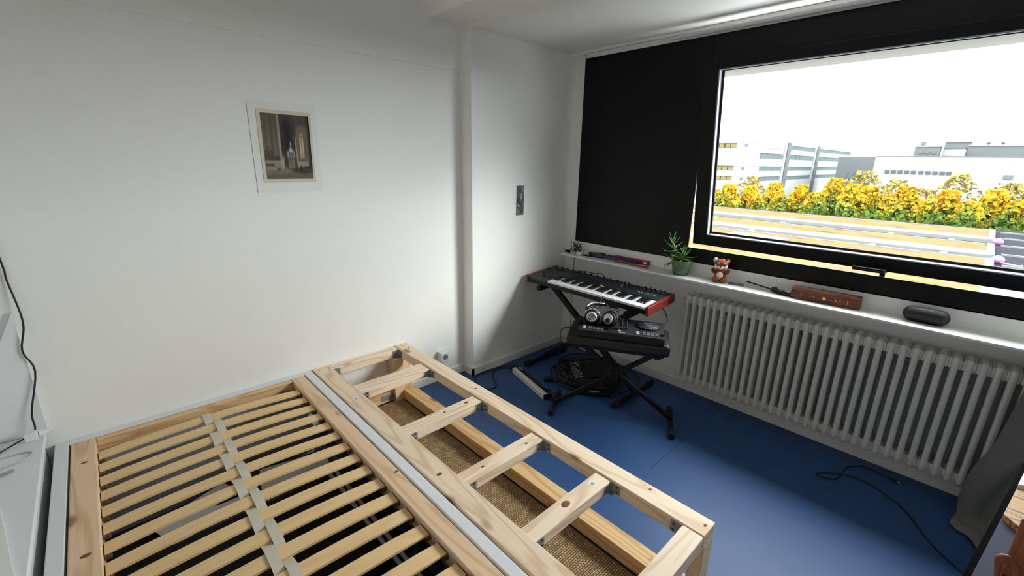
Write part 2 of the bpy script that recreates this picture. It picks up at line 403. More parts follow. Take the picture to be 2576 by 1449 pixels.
# ------------------------------------------------------------------ radiator
rad = thing('radiator', 'long white column radiator under the window sill', 'radiator', (2.68, 0.4, 0))
rz0, rz1 = 0.118, 0.708
def col_mesh():
    b = MB()
    for x in (-0.04, 0.0, 0.04):
        b.tube([(x, 0, rz0), (x, 0, rz0+0.012), (x, 0, rz0+0.05), (x, 0, rz1-0.05), (x, 0, rz1-0.012), (x, 0, rz1)],
               lambda t: 0.0125 if 0.03 < t < 0.97 else 0.0085, n=12, smooth_path=False)
    for z, hr in ((rz0+0.033, 0.019), (rz1-0.034, 0.025)):
        b.rbox(-0.038, 0.046, -0.0218, 0.0218, z-hr, z+hr, 0.006, seg=2)
    return b.mesh('column', M_rad)
cm = col_mesh()
for k in range(37): inst('column', cm, rad, (0, 1.168-0.0436*k-0.4, 0))
for y in (1.0, -0.25):
    MB().box(2.735, XW-0.0005, y-0.012, y+0.012, 0.60, 0.66).build('wall_bracket', M_rad, rad); MB().box(2.725, XW-0.0125, y-0.008, y+0.008, 0.16, 0.18).build('wall_bracket', M_rad, rad)
MB().cyl((2.68, 1.19, rz1-0.038), (2.68, 1.205, rz1-0.038), 0.013).build('end_plug', M_steel, rad)

# ------------------------------------------------------------------ white slatted bed
BZ = 0.355
bed = thing('slatted_bed', 'white bed frame holding a honey-coloured slatted base without mattress', 'bed', (0.21, 1.36, 0))
bx0, bx1, by0, by1 = -0.288, 0.723, 0.30, 2.390
b = MB(); b.rbox(bx0, bx0+0.042, by0, by1, 0.16, BZ, 0.003); b.build('side_rail', M_bedwhite, bed)
b = MB(); b.rbox(bx1-0.042, bx1, by0, by1, 0.16, BZ, 0.003); b.build('side_rail', M_bedwhite, bed)
b = MB(); b.rbox(bx0+0.042, bx1-0.042, by1-0.034, by1, 0.16, BZ, 0.003); b.build('end_rail', M_bedwhite, bed)
b = MB(); b.rbox(bx0+0.042, bx1-0.042, by0, by0+0.03, 0.16, BZ, 0.003); b.build('end_rail', M_bedwhite, bed)
for x in (bx0+0.035, bx1-0.035):
    for y in (by0+0.04, by1-0.04):
        b = MB(); b.rbox(x-0.03, x+0.03, y-0.03, y+0.03, 0, 0.2, 0.003); b.build('leg', M_bedwhite, bed)
# slat base
b = MB(); b.rbox(-0.240, -0.165, by0+0.035, 2.350, BZ-0.068, BZ+0.002, 0.004); b.build('base_rail', M_honey_y, bed)
b = MB(); b.rbox(0.606, 0.672, by0+0.035, 2.350, BZ-0.068, BZ+0.002, 0.004); b.build('base_rail', M_honey_y, bed)
b = MB(); b.rbox(-0.165, 0.606, 2.318, 2.350, BZ-0.068, BZ, 0.004); b.build('base_end_rail', M_honey_x, bed)
b = MB(); b.rbox(-0.165, 0.606, by0+0.035, by0+0.067, BZ-0.068, BZ, 0.004); b.build('base_end_rail', M_honey_x, bed)
holder = MB(); holder.rbox(-0.011, 0.011, -0.031, 0.031, -0.010, 0.006, 0.003); hm = holder.mesh('slat_holder', mat('brown_rubber_holder', (96, 70, 44), 0.7))
sl = MB(); nseg = 10; prof = []
for i in range(nseg+1):
    t = i/nseg; x = -0.381+0.762*t; prof.append((x, 0.016*(1-(2*t-1)**2)))
rows = []
for sgn in (0,):
    v = []
    for x, z in prof:
        for (y, dz) in ((-0.0265, 0), (-0.0265, -0.009), (0.0265, -0.009), (0.0265, 0)): v.append((x, y, z+dz))
    f = [(4*i+j, 4*i+(j+1) % 4, 4*i+4+(j+1) % 4, 4*i+4+j) for i in range(nseg) for j in range(4)] + [(0, 1, 2, 3), (4*nseg+3, 4*nseg+2, 4*nseg+1, 4*nseg)]
    sl._add(v, f)
bmesh.ops.bevel(sl.b, geom=[e for e in sl.b.edges if abs(e.verts[0].co.x-e.verts[1].co.x) > 0.03], offset=0.002, segments=1, affect='EDGES')
sm = sl.mesh('slat', M_slat)
SLY = [2.212-0.0985*k for k in range(20) if 2.212-0.0985*k > by0+0.1]
for k, y in enumerate(SLY):
    inst('slat', sm, bed, (0.2195-0.21, y-1.36, BZ-0.014), (R.uniform(-0.02, 0.02), 0, R.uniform(-0.002, 0.002)))
    for x in (-0.157, 0.597): inst('slat_holder', hm, bed, (x-0.21, y-1.36, BZ-0.028))
# elastic webbing woven over and under the slats
for bxx, ph in ((0.205, 0), (0.236, 1)):
    b = MB(); pts = []; ys = SLY[0]+0.03; ye = SLY[-1]-0.03; n_ = 150
    rows = []
    for i in range(n_+1):
        y = ys+(ye-ys)*i/n_; q = (SLY[0]-y)/0.0985
        z = BZ-0.0030+0.0066*max(-1, min(1, 1.7*math.cos(PI*(q+ph))))
        rows.append([(bxx-0.0150+0.001*math.sin(9*y), y, z), (bxx+0.0150+0.001*math.sin(9*y), y, z)])
    o = loft('webbing', rows, M_belt, bed, smooth=False); so = o.modifiers.new('thickness', 'SOLIDIFY'); so.thickness = 0.0022

M_screw = mat('dark_screw', (70, 68, 64), 0.4, 0.3)
# ------------------------------------------------------------------ pine extension frame
ext = thing('pine_extension_frame', 'raw pine extension frame screwed together beside the white bed', 'bed frame', (1.03, 1.39, 0))
ex0, ex1, ey0, ey1 = 0.733, 1.322, 0.392, 2.390
b = MB(); b.rbox(ex0, ex0+0.092, ey0, ey1, BZ-0.056, BZ, 0.0025); b.build('top_rail', M_pine_y, ext)
b = MB(); b.rbox(ex1-0.084, ex1, ey0, ey1, BZ-0.056, BZ, 0.0025); b.build('top_rail', M_pine_y, ext)
cx0, cx1 = ex0+0.092, ex1-0.084
beams = [(2.335, 2.388, BZ-0.056, BZ-0.002), (1.975, 2.075, BZ-0.050, BZ-0.006), (1.508, 1.58, BZ-0.052, BZ-0.006),
         (1.092, 1.163, BZ-0.052, BZ-0.006), (0.746, 0.815, BZ-0.052, BZ-0.006), (0.393, 0.463, BZ-0.056, BZ-0.003)]
for k, (ya, yb, za, zb) in enumerate(beams):
    b = MB(); b.rbox(cx0+0.001, cx1-0.001, ya, yb, za, zb, 0.003); b.build('cross_beam', M_pine_x, ext)
    # angle brackets at both ends, on the camera side, with screws
    for x, s in ((cx0, 1), (cx1, -1)):
        b = MB(); fy, sg = (yb, 1) if k == 5 else (ya, -1)
        b.box(x, x+s*0.002, fy, fy+sg*0.042, za+0.002, zb-0.006); b.box(x, x+s*0.042, fy+sg*0.0002, fy+sg*0.002, za+0.002, zb-0.006)
        b.box(x, x+s*0.02, fy, fy+sg*0.02, za+0.002, za+0.004)
        br_ = b.build('angle_bracket', M_steel, ext)
        for dz in (0.012, 0.034):
            MB().cyl((x+s*0.002, fy+sg*0.030, za+dz), (x+s*0.0036, fy+sg*0.030, za+dz), 0.0045, n=8).build('screw', M_screw, br_)
            MB().cyl((x+s*0.030, fy+sg*0.002, za+dz), (x+s*0.030, fy+sg*0.0036, za+dz), 0.0045, n=8).build('screw', M_screw, br_)
# posts (doubled boards) and the floor rails
for (xa, xb, ya, yb) in ((1.252, 1.322, ey1-0.052, ey1-0.002), (1.252, 1.322, ey0, ey0+0.045), (ex0, ex0+0.07, ey1-0.052, ey1-0.002), (ex0, ex0+0.07, ey0, ey0+0.045)):
    b = MB(); b.rbox(xa, xb, ya, yb, 0.0, BZ-0.056, 0.0025); b.build('post', M_pine_z, ext)
b = MB(); b.rbox(1.185, 1.250, ey1-0.085, ey1-0.004, 0.0, BZ-0.056, 0.0025); b.build('post', M_pine_z, ext)
b = MB(); b.rbox(1.243, 1.322, ey0+0.046, ey1-0.086, 0.012, 0.078, 0.0025); b.build('floor_rail', M_raw_y, ext)
b = MB(); b.rbox(ex0, ex0+0.07, ey0+0.046, ey1-0.053, 0.012, 0.078, 0.0025); b.build('floor_rail', M_raw_y, ext)
b = MB(); b.rbox(ex0+0.071, 1.184, ey1-0.055, ey1-0.008, 0.012, 0.078, 0.0025); b.build('floor_cross_rail', M_honey_x, ext)
b = MB(); b.box(1.10, 1.178, ey1-0.058, ey1-0.0555, 0.030, 0.066); b.box(1.1795, 1.182, ey1-0.10, ey1-0.058, 0.030, 0.066)
b.build('angle_bracket', M_steel, ext)
# wooden plugs / screw heads and knots cut across the top faces
pk = mat('knot_brown', (120, 76, 44), 0.7, vary=0.2, scale=200)
def knot(x, y, z, r, par=ext, stretch=1.5, rz=0.0):
    b = MB(); b.lathe([(r, 0), (r*0.9, 0.0006), (r*0.2, 0.0007)], Matrix.Translation((x, y, z)) @ Matrix.Rotation(rz, 4, 'Z') @ Matrix.Diagonal((stretch, 1, 1, 1)), n=14)
    b.build('knot', pk, par)
for a in ((1.285, 1.62, BZ, 0.006), (1.29, 2.30, BZ, 0.005), (1.30, 0.62, BZ, 0.005), (0.775, 1.20, BZ, 0.008), (1.02, 0.785, BZ-0.006, 0.013), (1.04, 1.55, BZ-0.006, 0.005),
          (1.17, 1.55, BZ-0.006, 0.008), (1.16, 1.12, BZ-0.006, 0.005), (0.93, 1.13, BZ-0.006, 0.005), (0.76, 2.36, BZ, 0.005), (0.81, 2.35, BZ, 0.004), (1.285, 0.41, BZ, 0.005)): knot(*a)
knot(-0.20, 2.16, BZ+0.002, 0.007, bed); knot(-0.20, 1.60, BZ+0.002, 0.009, bed); knot(0.66, 1.32, BZ+0.002, 0.006, bed)
for (x, y, z, rz) in ((0.779, 1.93, BZ, 0.3), (1.172, 0.785, BZ-0.006, 0.5)):
    b = MB(); M = Matrix.Translation((x, y, z)) @ Matrix.Rotation(rz-0.3, 4, 'Z'); b.box(-0.015, 0.015, -0.015, 0.015, 0, 0.0005, M); st = b.build('sticker', M_paper, ext, label='small white paper sticker')
    b = MB(); b.box(-0.008, 0.008, -0.009, 0.006, 0.0005, 0.0008, M); b.build('print', mat('grey_print', (170, 170, 174), 0.8), st)

# rug under the extension
rug = tag(MB().rbox(0.815, 1.236, 0.45, 2.325, 0.0, 0.012, 0.003).build('sisal_rug', M_sisal), 'brown woven sisal rug on the floor inside the pine frame', 'rug')

# ------------------------------------------------------------------ things stored under the slats
def bag(name, label, cat, x0, x1, y0, y1, h, mt, rz=0.0, extra=None):
    t = thing(name, label, cat, ((x0+x1)/2, (y0+y1)/2, 0), rz); hx, hy = (x1-x0)/2, (y1-y0)/2
    b = MB(); b.rbox(-hx, hx, -hy, hy, 0, h, 0.035, seg=3); b.build('body', mt, t, local=True)
    b = MB(); b.tube([(-0.08, 0, h-0.002), (-0.07, 0, h+0.018), (0.07, 0, h+0.018), (0.08, 0, h-0.002)], 0.007, n=6); b.build('handle', M_rubber, t, local=True)
    b = MB(); b.tube([(-hx+0.03, -hy+0.05, h-0.001), (hx-0.03, -hy+0.05, h-0.001)], 0.003, n=5, smooth_path=False); b.build('zip', M_steel, t, local=True)
    return t
bag('storage_bag', 'black fabric storage bag under the slats nearest the camera', 'bag', -0.20, 0.62, 0.40, 1.12, 0.19, M_darkfabric, 0.0)
bag('storage_bag', 'low black fabric bag under the slats next to the grey fabric box', 'bag', -0.20, 0.66, 1.76, 2.04, 0.10, M_darkfabric, 0.0)
bag('storage_bag', 'black fabric storage bag under the middle of the slats', 'bag', -0.20, 0.64, 1.14, 1.74, 0.17, M_darkfabric, 0.0)
gb = thing('fabric_box', 'grey fabric storage box under the slats beside the wall', 'box', (0.20, 2.20, 0))
b = MB(); b.rbox(-0.20, 0.60, 2.07, 2.31, 0, 0.20, 0.01); b.build('body', M_greyfabric, gb); b = MB(); b.rbox(-0.21, 0.61, 2.06, 2.315, 0.19, 0.215, 0.006); b.build('lid', M_greyfabric, gb)
for (a, lab, rz) in (((0.10, 1.90), 'white paper sheet lying under the slats', 0.35), ((0.46, 1.90), 'white paper sheet near the right rail under the slats', -0.2)):
    b = MB(); b.box(-0.14, 0.14, -0.09, 0.09, 0, 0.002, Matrix.Translation((a[0], a[1], 0.119 if a[0] < 0.3 else 0.121)) @ Matrix.Rotation(rz, 4, 'Z'))
    tag(b.build('paper_sheet', M_paper), lab, 'paper')
tr = thing('folded_clothes_rack', 'folded rack of two silver tubes under the right ends of the slats', 'rack', (0.56, 1.2, 0))
for x in (0.535, 0.56): MB().tube([(x, 0.45, 0.1995), (x, 1.72, 0.1995)], 0.008, n=10, smooth_path=False).build('tube', M_alu, tr)
for y in (0.50, 1.66):
    b = MB(); b.tube([(0.535, y, 0.1995), (0.5475, y, 0.1995), (0.56, y, 0.1995)], 0.006, n=8, smooth_path=False); b.build('crosspiece', M_blackmetal, tr)

# ------------------------------------------------------------------ low white bedside shelf at the left
sh = thing('bedside_shelf', 'low white bedside shelf against the left wall', 'shelf', (-0.6, 1.6, 0))
b = MB(); b.rbox(-0.9, -0.30, 0.7, 2.376, 0.405, 0.43, 0.002); b.build('top', M_bedwhite, sh)
b = MB(); b.rbox(-0.9, -0.312, 0.72, 0.74, 0, 0.405, 0.002); b.build('side_panel', M_bedwhite, sh)
b = MB(); b.rbox(-0.328, -0.312, 0.741, 2.375, 0, 0.405, 0.002); b.build('front_panel', mat('shaded_white_board', (196, 197, 196), 0.6), sh)  # white shelf side; the shade it lies in is put into the grey
b = MB(); b.prism([(-0.291, 0.43), (-0.291, 0.927), (-0.40, 0.70), (-0.9, 0.62), (-0.9, 0.43)], 2.377, 2.393, axis=1); b.build('end_panel', M_bedwhite, sh)
b = MB(); b.rbox(-0.9, -0.312, 2.36, 2.376, 0, 0.405, 0.002); b.build('side_panel', M_bedwhite, sh)
wb = thing('flat_box', 'white flat cardboard box on the bedside shelf', 'box', (-0.45, 1.5, 0.43))
b = MB(); b.prism([(-0.375, 1.866), (-0.312, 1.45), (-0.60, 1.40), (-0.66, 1.82)], 0.4302, 0.445); b.build('tray', M_bedwhite, wb)
b = MB(); b.prism([(-0.372, 1.869), (-0.3085, 1.447), (-0.603, 1.397), (-0.663, 1.823)], 0.445, 0.452); b.build('lid', M_paper, wb)
wc = thing('wall_cable', 'thin black cable hanging down the left wall to a white switch', 'cable', (-0.33, 2.37, 0.43))
b = MB(); b.tube([(-0.30, 2.385, 1.5), (-0.278, 2.385, 1.12), (-0.278, 2.386, 1.05), (-0.268, 2.37, 0.89), (-0.292, 2.37, 0.78), (-0.276, 2.37, 0.69), (-0.315, 2.36, 0.535), (-0.318, 2.352, 0.475), (-0.320, 2.335, 0.455)], 0.003, n=8)
b.tube([(-0.345, 2.32, 0.452), (-0.40, 2.30, 0.436), (-0.47, 2.24, 0.4335), (-0.60, 2.2, 0.4335)], 0.003, n=8); b.build('cord', M_cable, wc)
b = MB(); b.rbox(-0.352, -0.312, 2.315, 2.34, 0.4302, 0.466, 0.005); b.build('switch_body', M_bedwhite, wc)
b = MB(); b.cyl((-0.312, 2.328, 0.449), (-0.285, 2.333, 0.449), 0.013, 0.010); b.cyl((-0.285, 2.333, 0.449), (-0.270, 2.336, 0.449), 0.006); b.build('plug', M_bedwhite, wc)
jc = thing('audio_lead', 'clear looped lead with a metal tip and yellow sleeve on the shelf', 'cable', (-0.38, 2.16, 0.43))
b = MB(); b.tube([(-0.46, 2.24, 0.433), (-0.40, 2.245, 0.433), (-0.34, 2.235, 0.434), (-0.325, 2.205, 0.434), (-0.35, 2.175, 0.433), (-0.42, 2.165, 0.433), (-0.5, 2.18, 0.433)], 0.003, n=8)
b.build('lead', mat('clear_cable', (196, 198, 200), 0.3), jc)
b = MB(); b.cyl((-0.40, 2.108, 0.4355), (-0.367, 2.122, 0.4355), 0.0045); b.build('metal_tip', M_steel, jc)
b = MB(); b.cyl((-0.47, 2.075, 0.4365), (-0.40, 2.108, 0.4365), 0.006); b.build('yellow_sleeve', mat('yellow_plastic', (214, 190, 96), 0.4), jc)

# ------------------------------------------------------------------ wall socket
so = thing('wall_socket', 'white surface-mounted wall socket low on the left wall', 'socket', (1.595, 2.394, 0.18))
b = MB(); b.rbox(1.560, 1.636, 2.352, 2.393, 0.138, 0.218, 0.004); b.build('housing', M_bedwhite, so)
b = MB(); b.rbox(1.566, 1.630, 2.347, 2.352, 0.144, 0.212, 0.0015); b.build('cover_plate', M_bedwhite, so)
M = Matrix.Translation((1.599, 2.347, 0.180)) @ Matrix.Rotation(PI/2, 4, 'X')
b = MB(); b.lathe([(0.0225, -0.0035), (0.0225, 0.0008), (0.020, 0.0008), (0.020, -0.003)], M, n=24); rg = b.build('ring', M_bedwhite, so)
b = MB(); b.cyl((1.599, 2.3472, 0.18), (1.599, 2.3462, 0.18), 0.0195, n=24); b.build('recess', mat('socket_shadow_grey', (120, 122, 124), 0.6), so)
b = MB()
for dx in (-0.0095, 0.0095): b.cyl((1.599+dx, 2.3463, 0.18), (1.599+dx, 2.3455, 0.18), 0.003, n=10)
b.build('pin_hole', M_rubber, so)

# ------------------------------------------------------------------ pictures on the walls (flat prints)
def lerp(a, b_, t): return tuple(x+(y-x)*t for x, y in zip(a, b_))
def clamp(x): return max(0.0, min(1.0, x))
def sstep(a, b_, x):
    t = clamp((x-a)/(b_-a)); return t*t*(3-2*t)
def print_paint(u, v):
    """church interior etching; u right, v up, 0..1; returns sRGB"""
    n1 = mnoise.noise((u*9, v*14, 0)); n2 = mnoise.noise((u*34, v*22, 5)); n3 = mnoise.noise((u*60, v*5, 9))
    g = 70+10*n1+8*n2
    c = [g, g-5, g-12]
    def blend(col, a):
        for i in range(3): c[i] += (col[i]-c[i])*clamp(a)
    # vault gloom at the top and dark nave
    blend((92, 82, 74), sstep(0.55, 1.0, v)*0.6)
    blend((40, 37, 37), math.exp(-((u-0.50)/0.11)**2)*sstep(0.36, 0.5, v)*sstep(1.05, 0.8, v)*0.95)
    blend((58, 55, 54), math.exp(-((u-0.44)/0.012)**2)*sstep(0.4, 0.5, v)*0.5*sstep(0.85, 0.7, v))
    # left wall and pillars
    if u < 0.36:
        shade = 0.5+0.5*math.sin(u*58+0.8)
        blend((148, 138, 122), 0.62*sstep(0.30, 0.4, v)*(0.55+0.45*shade)*(0.45+0.55*sstep(1.0, 0.55, v)))
        blend((88, 80, 70), 0.5*math.exp(-((u-0.19)/0.03)**2))
        blend((186, 172, 148), 0.75*math.exp(-((u-0.335)/0.022)**2)*sstep(0.15, 0.3, v))
        blend((84, 74, 64), 0.9*(sstep(0.0, 0.02, u)*sstep(0.19, 0.17, u))*sstep(0.29, 0.31, v)*sstep(0.45, 0.43, v))
        blend((176, 166, 150), 0.7*sstep(0.30, 0.28, v)*sstep(0.13, 0.16, v))
        blend((62, 54, 48), 0.85*sstep(0.24, 0.23, v)*sstep(0.195, 0.205, v)*sstep(0.2, 0.16, u))
    # bright column foot beside the pillar
    blend((206, 196, 172), 0.8*math.exp(-((u-0.375)/0.022)**2)*sstep(0.14, 0.17, v)*sstep(0.37, 0.33, v))
    # right arch with tall lancet window
    arch = sstep(0.66, 0.72, u)*sstep(1.0, 0.93, u)
    top = 0.86-1.9*(u-0.81)**2
    blend((124, 112, 96), 0.75*arch*sstep(top+0.02, top-0.04, v)*sstep(0.12, 0.2, v))
    for uc, wd in ((0.775, 0.018), (0.825, 0.018)):
        blend((214, 182, 146), 0.95*math.exp(-((u-uc)/wd)**4)*sstep(0.30, 0.36, v)*sstep(0.70-abs(u-0.8)*0.8, 0.66-abs(u-0.8)*0.8, v))
    blend((196, 186, 168), 0.6*math.exp(-((u-0.80)/0.04)**2-((v-0.70)/0.03)**2))
    blend((198, 176, 146), 0.85*math.exp(-((u-0.672-0.04*(0.6-v))/0.014)**2)*sstep(0.13, 0.2, v)*sstep(0.72, 0.6, v))
    blend((176, 160, 138), 0.7*sstep(0.66, 0.7, u)*sstep(0.93, 0.9, u)*sstep(0.29, 0.27, v)*sstep(0.18, 0.21, v))
    # domed shrine with a finial
    inside = abs(u-0.555) < 0.075
    if inside:
        blend((158, 152, 138), 0.75*sstep(0.15, 0.17, v)*sstep(0.45, 0.42, v)*(0.7+0.3*math.sin(u*130)))
        blend((60, 55, 50), 0.8*math.exp(-((v-0.315)/0.006)**2)); blend((70, 64, 58), 0.6*math.exp(-((u-0.555)/0.008)**2)*sstep(0.3, 0.28, v))
    blend((212, 208, 196), 0.9*math.exp(-((u-0.555)/(0.06*clamp((0.50-v)/0.07+0.1)+0.004))**2)*sstep(0.42, 0.44, v)*sstep(0.505, 0.49, v))
    blend((216, 212, 200), 0.9*math.exp(-((u-0.56)/(0.012*(1.0-(v-0.5)/0.12)+0.002))**2)*sstep(0.49, 0.51, v)*sstep(0.60, 0.57, v))
    for uc in (0.485, 0.625): blend((206, 200, 186), 0.85*math.exp(-((u-uc)/0.010)**2)*sstep(0.34, 0.36, v)*sstep(0.44, 0.42, v))
    # right edge in shadow
    blend((44, 40, 36), sstep(0.92, 0.97, u)*0.9)
    # pavement with light and cast shadow, dark figures
    if v < 0.16:
        blend((150, 144, 132), 0.85*sstep(0.16, 0.15, v)*(0.75+0.2*n1)); blend((96, 91, 84), 0.85*sstep(0.11, 0.05, v+0.02*n1))
        blend((64, 58, 52), 0.9*sstep(0.55, 0.75, u+2.2*(v-0.09))*sstep(0.07, 0.10, v+0.02*n3))
    blend((40, 36, 33), 0.95*math.exp(-((u-0.745)/0.035)**2-((v-0.17)/0.04)**2)); blend((74, 64, 56), 0.8*math.exp(-((u-0.27)/0.04)**2-((v-0.155)/0.025)**2))
    blend((134, 120, 102), 0.7*math.exp(-((u-0.425)/0.04)**2-((v-0.165)/0.03)**2)); blend((44, 40, 36), 0.9*sstep(0.78, 0.84, u)*math.exp(-((v-0.185)/0.018)**2))
    return tuple(max(0, min(255, q)) for q in c)
def flat_print(name, corners, nx, ny, paint, mt, parent, off):
    """corners: top-left, top-right, bottom-right, bottom-left (x, z) on a y plane"""
    rows, tint = [], []
    for j in range(ny+1):
        t = j/ny; row, tr_ = [], []
        for i in range(nx+1):
            s = i/nx
            a = lerp(corners[0], corners[1], s); c_ = lerp(corners[3], corners[2], s); p_ = lerp(a, c_, t)
            row.append((p_[0], off, p_[1])); tr_.append(lin(paint(s, 1-t)))
        rows.append(row); tint.append(tr_)
    return loft(name, rows, mt, parent, tint)
M_print = vcol_mat('printed_ink', 0.75)
pic = thing('church_print', 'sepia print of a church interior on white paper pinned to the wall', 'picture', (0.74, 2.394, 1.33))
rows = []
for j in range(9):
    t = j/8; row = []
    for i in range(9):
        s = i/8; x = 0.589+0.301*s - 0.002*t + 0.004*s*t; z = 1.7465-0.4175*t - 0.0025*s*(1-t)
        row.append((x, 2.3925-0.004*max(0, (s-0.7))**1.5*t-0.001*max(0, 0.2-s), z))
    rows.append(row)
o = loft('sheet', rows, M_paper, pic, smooth=False); sd = o.modifiers.new('thickness', 'SOLIDIFY'); sd.thickness = 0.0008
b = MB(); b.prism([(0.622, 1.711), (0.864, 1.707), (0.861, 1.376), (0.619, 1.377)], 2.3896, 2.3902, axis=1); b.build('mount', mat('cream_mount', (214, 203, 186), 0.8, vary=0.02), pic)
flat_print('print', [(0.637, 1.694), (0.854, 1.691), (0.849, 1.393), (0.633, 1.394)], 84, 120, print_paint, M_print, pic, 2.3890)
def photo_paint(u, v):
    n1 = mnoise.noise((u*5, v*12, 2)); n2 = mnoise.noise((u*14, v*30, 8))
    g = 92+46*n1+40*n2; c = [g, g+1, g+2]
    def blend(col, a):
        for i in range(3): c[i] += (col[i]-c[i])*clamp(a)
    blend((126, 138, 150), 0.9*sstep(0.62, 0.75, u)*sstep(0.70, 0.80, v)); blend((206, 210, 212), 0.9*math.exp(-((u-0.66-0.25*(0.6-v))/0.07)**2)*sstep(0.5, 0.56, v)*sstep(0.78, 0.7, v))
    blend((88, 88, 90), 0.8*math.exp(-((u-0.3)/0.25)**2-((v-0.78)/0.12)**2)); blend((26, 26, 28), 0.8*math.exp(-((u-0.25)/0.22)**2-((v-0.5)/0.12)**2)*(0.6+0.8*abs(n2)))
    blend((222, 220, 216), 0.85*math.exp(-((u-0.3)/0.14)**2-((v-0.33)/0.025)**2)); blend((70, 70, 72), 0.7*math.exp(-((u-0.75)/0.2)**2-((v-0.25)/0.15)**2))
    blend((196, 196, 196), 0.6*math.exp(-((u-0.3)/0.2)**2-((v-0.12)/0.03)**2))
    return tuple(max(8, min(250, q)) for q in c)
ph = thing('photo_strip', 'narrow black and white photo on the projecting white wall', 'picture', (2.23, 2.288, 1.12))
b = MB(); b.box(2.187, 2.271, 2.2868, 2.2876, 1.119, 1.333); b.build('sheet', M_paper, ph)
flat_print('print', [(2.192, 1.329), (2.267, 1.330), (2.2655, 1.1235), (2.191, 1.123)], 30, 84, photo_paint, M_print, ph, 2.2865)
# ------------------------------------------------------------------ synthesizer on its stand
M_slate = mat('slate_panel', (38, 46, 56), 0.45, vary=0.08, scale=60)
M_cheek = mat('red_wood_cheek', (122, 42, 28), 0.35, vary=0.12, scale=26)
M_ivory = mat('white_key', (236, 236, 238), 0.3, vary=0.01)
M_ebony = mat('black_key', (14, 14, 15), 0.35, vary=0.05)
M_led = mat('pale_legend', (150, 160, 170), 0.6, vary=0.02)
SA = math.atan2(0.025, 0.317)
syn = thing('synthesizer', 'dark synthesizer keyboard with red wooden end cheeks on an X stand', 'keyboard', (2.283, 1.742, 0.628), rot=(0, -SA, 0))
HL = 0.508      # half length along local y ; local x = away from the player ; z up from the underside
b = MB(); b.rbox(0, 0.315, -HL+0.022, HL-0.022, 0, 0.030, 0.003); b.box(0.150, 0.312, -HL+0.022, HL-0.022, 0.029, 0.047)
b.build('case', M_blackplastic, syn, local=True)
b = MB(); b.rbox(0.147, 0.313, -HL+0.023, HL-0.023, 0.044, 0.050, 0.002); b.rbox(0.001, 0.152, 0.306, HL-0.023, 0.027, 0.047, 0.002)
b.build('panel', M_slate, syn, local=True)
for s in (-1, 1):
    b = MB(); y = s*(HL-0.011); b.rbox(-0.006, 0.318, y-0.011, y+0.011, -0.004, 0.052, 0.004); b.build('end_cheek', M_cheek, syn, local=True)
    b = MB(); yy = s*HL
    for x, z in ((0.02, 0.012), (0.21, 0.026)): b.cyl((x, yy, z), (x, yy+s*0.001, z), 0.004, n=10)
    b.build('screw', M_blackmetal, syn, local=True)
ky0, ky1 = 0.304, -0.485; kw = (ky0-ky1)/36
b = MB(); b.rbox(0, 0.142, -kw/2+0.0006, kw/2-0.0006, 0, 0.014, 0.0012, seg=1); wk = b.mesh('white_key', M_ivory)
b = MB(); b.prism([(0.0, 0), (0.004, 0.011), (0.088, 0.012), (0.088, 0)], -0.0052, 0.0052, axis=1); bk = b.mesh('black_key', M_ebony)
for k in range(36):
    y = ky0-kw*(k+0.5); inst('white_key', wk, syn, (0.006, y, 0.030))
    if k < 35 and k % 7 in (0, 1, 3, 4, 5): inst('black_key', bk, syn, (0.058, ky0-kw*(k+1), 0.0435))
b = MB(); b.lathe([(0.0085, 0), (0.0085, 0.003), (0.0062, 0.004), (0.0058, 0.013), (0.0045, 0.014)], n=14); kn = b.mesh('knob', M_blackplastic)
kpos = [(0.296, 0.47-0.056*k) for k in range(11)] + [(0.262, 0.44), (0.25, 0.385), (0.20, 0.47)] + [(0.292, -0.10-0.028*k) for k in range(4)] + [(0.268, -0.11-0.028*k) for k in range(3)] \
    + [(0.292, -0.315-0.034*k) for k in range(5)] + [(0.264, -0.30-0.034*k) for k in range(5)] + [(0.225, -0.205)]
for x, y in kpos: inst('knob', kn, syn, (x, y, 0.050))
b = MB(); b.rbox(-0.010, 0.010, -0.006, 0.006, 0, 0.0035, 0.001, seg=1); bt = b.mesh('button', M_led)
for k in range(6): inst('button', bt, syn, (0.205, -0.315-0.022*k, 0.0495), scale=(0.5, 1, 1))
for k in range(5): inst('button', bt, syn, (0.278, -0.316-0.034*k, 0.0495), scale=(0.6, 1.2, 1))
for k in range(3): inst('button', bt, syn, (0.280, -0.122-0.028*k, 0.0495), scale=(0.5, 1, 1))
b = MB()
for k in range(7): b.box(0.178, 0.181, 0.10-0.03*k, 0.118-0.03*k, 0.0498, 0.0504)
for k in range(6): b.box(0.235, 0.237, -0.30-0.025*k, -0.285-0.025*k, 0.0498, 0.0504)
b.build('legend', M_led, syn, local=True)
b = MB(); b.lathe([(0.02, 0), (0.018, 0.004), (0.006, 0.006), (0.005, 0.022), (0.008, 0.026), (0.004, 0.03)], Matrix.Translation((0.075, 0.40, 0.047)), n=16); b.build('joystick', M_blackplastic, syn, local=True)
b = MB(); b.rbox(0.06, 0.10, 0.335, 0.345, 0.047, 0.055, 0.002); b.build('pitch_wheel', M_rubber, syn, local=True)
def syn_pt(x, y, z): return world_of(syn) @ Vector((x, y, z))
cb_ = MB(); pts = [(0.19, 0.20), (0.22, 0.10), (0.20, -0.02), (0.175, 0.0), (0.165, 0.10), (0.185, 0.22), (0.25, 0.26), (0.30, 0.22), (0.306, 0.12), (0.325, 0.05)]
cb_.tube([syn_pt(x, y, 0.054 if abs(x-0.306) > 0.02 else 0.064) for x, y in pts[:-1]] + [syn_pt(0.335, 0.05, 0.05), syn_pt(0.34, 0.03, -0.15)], 0.0028, n=8)
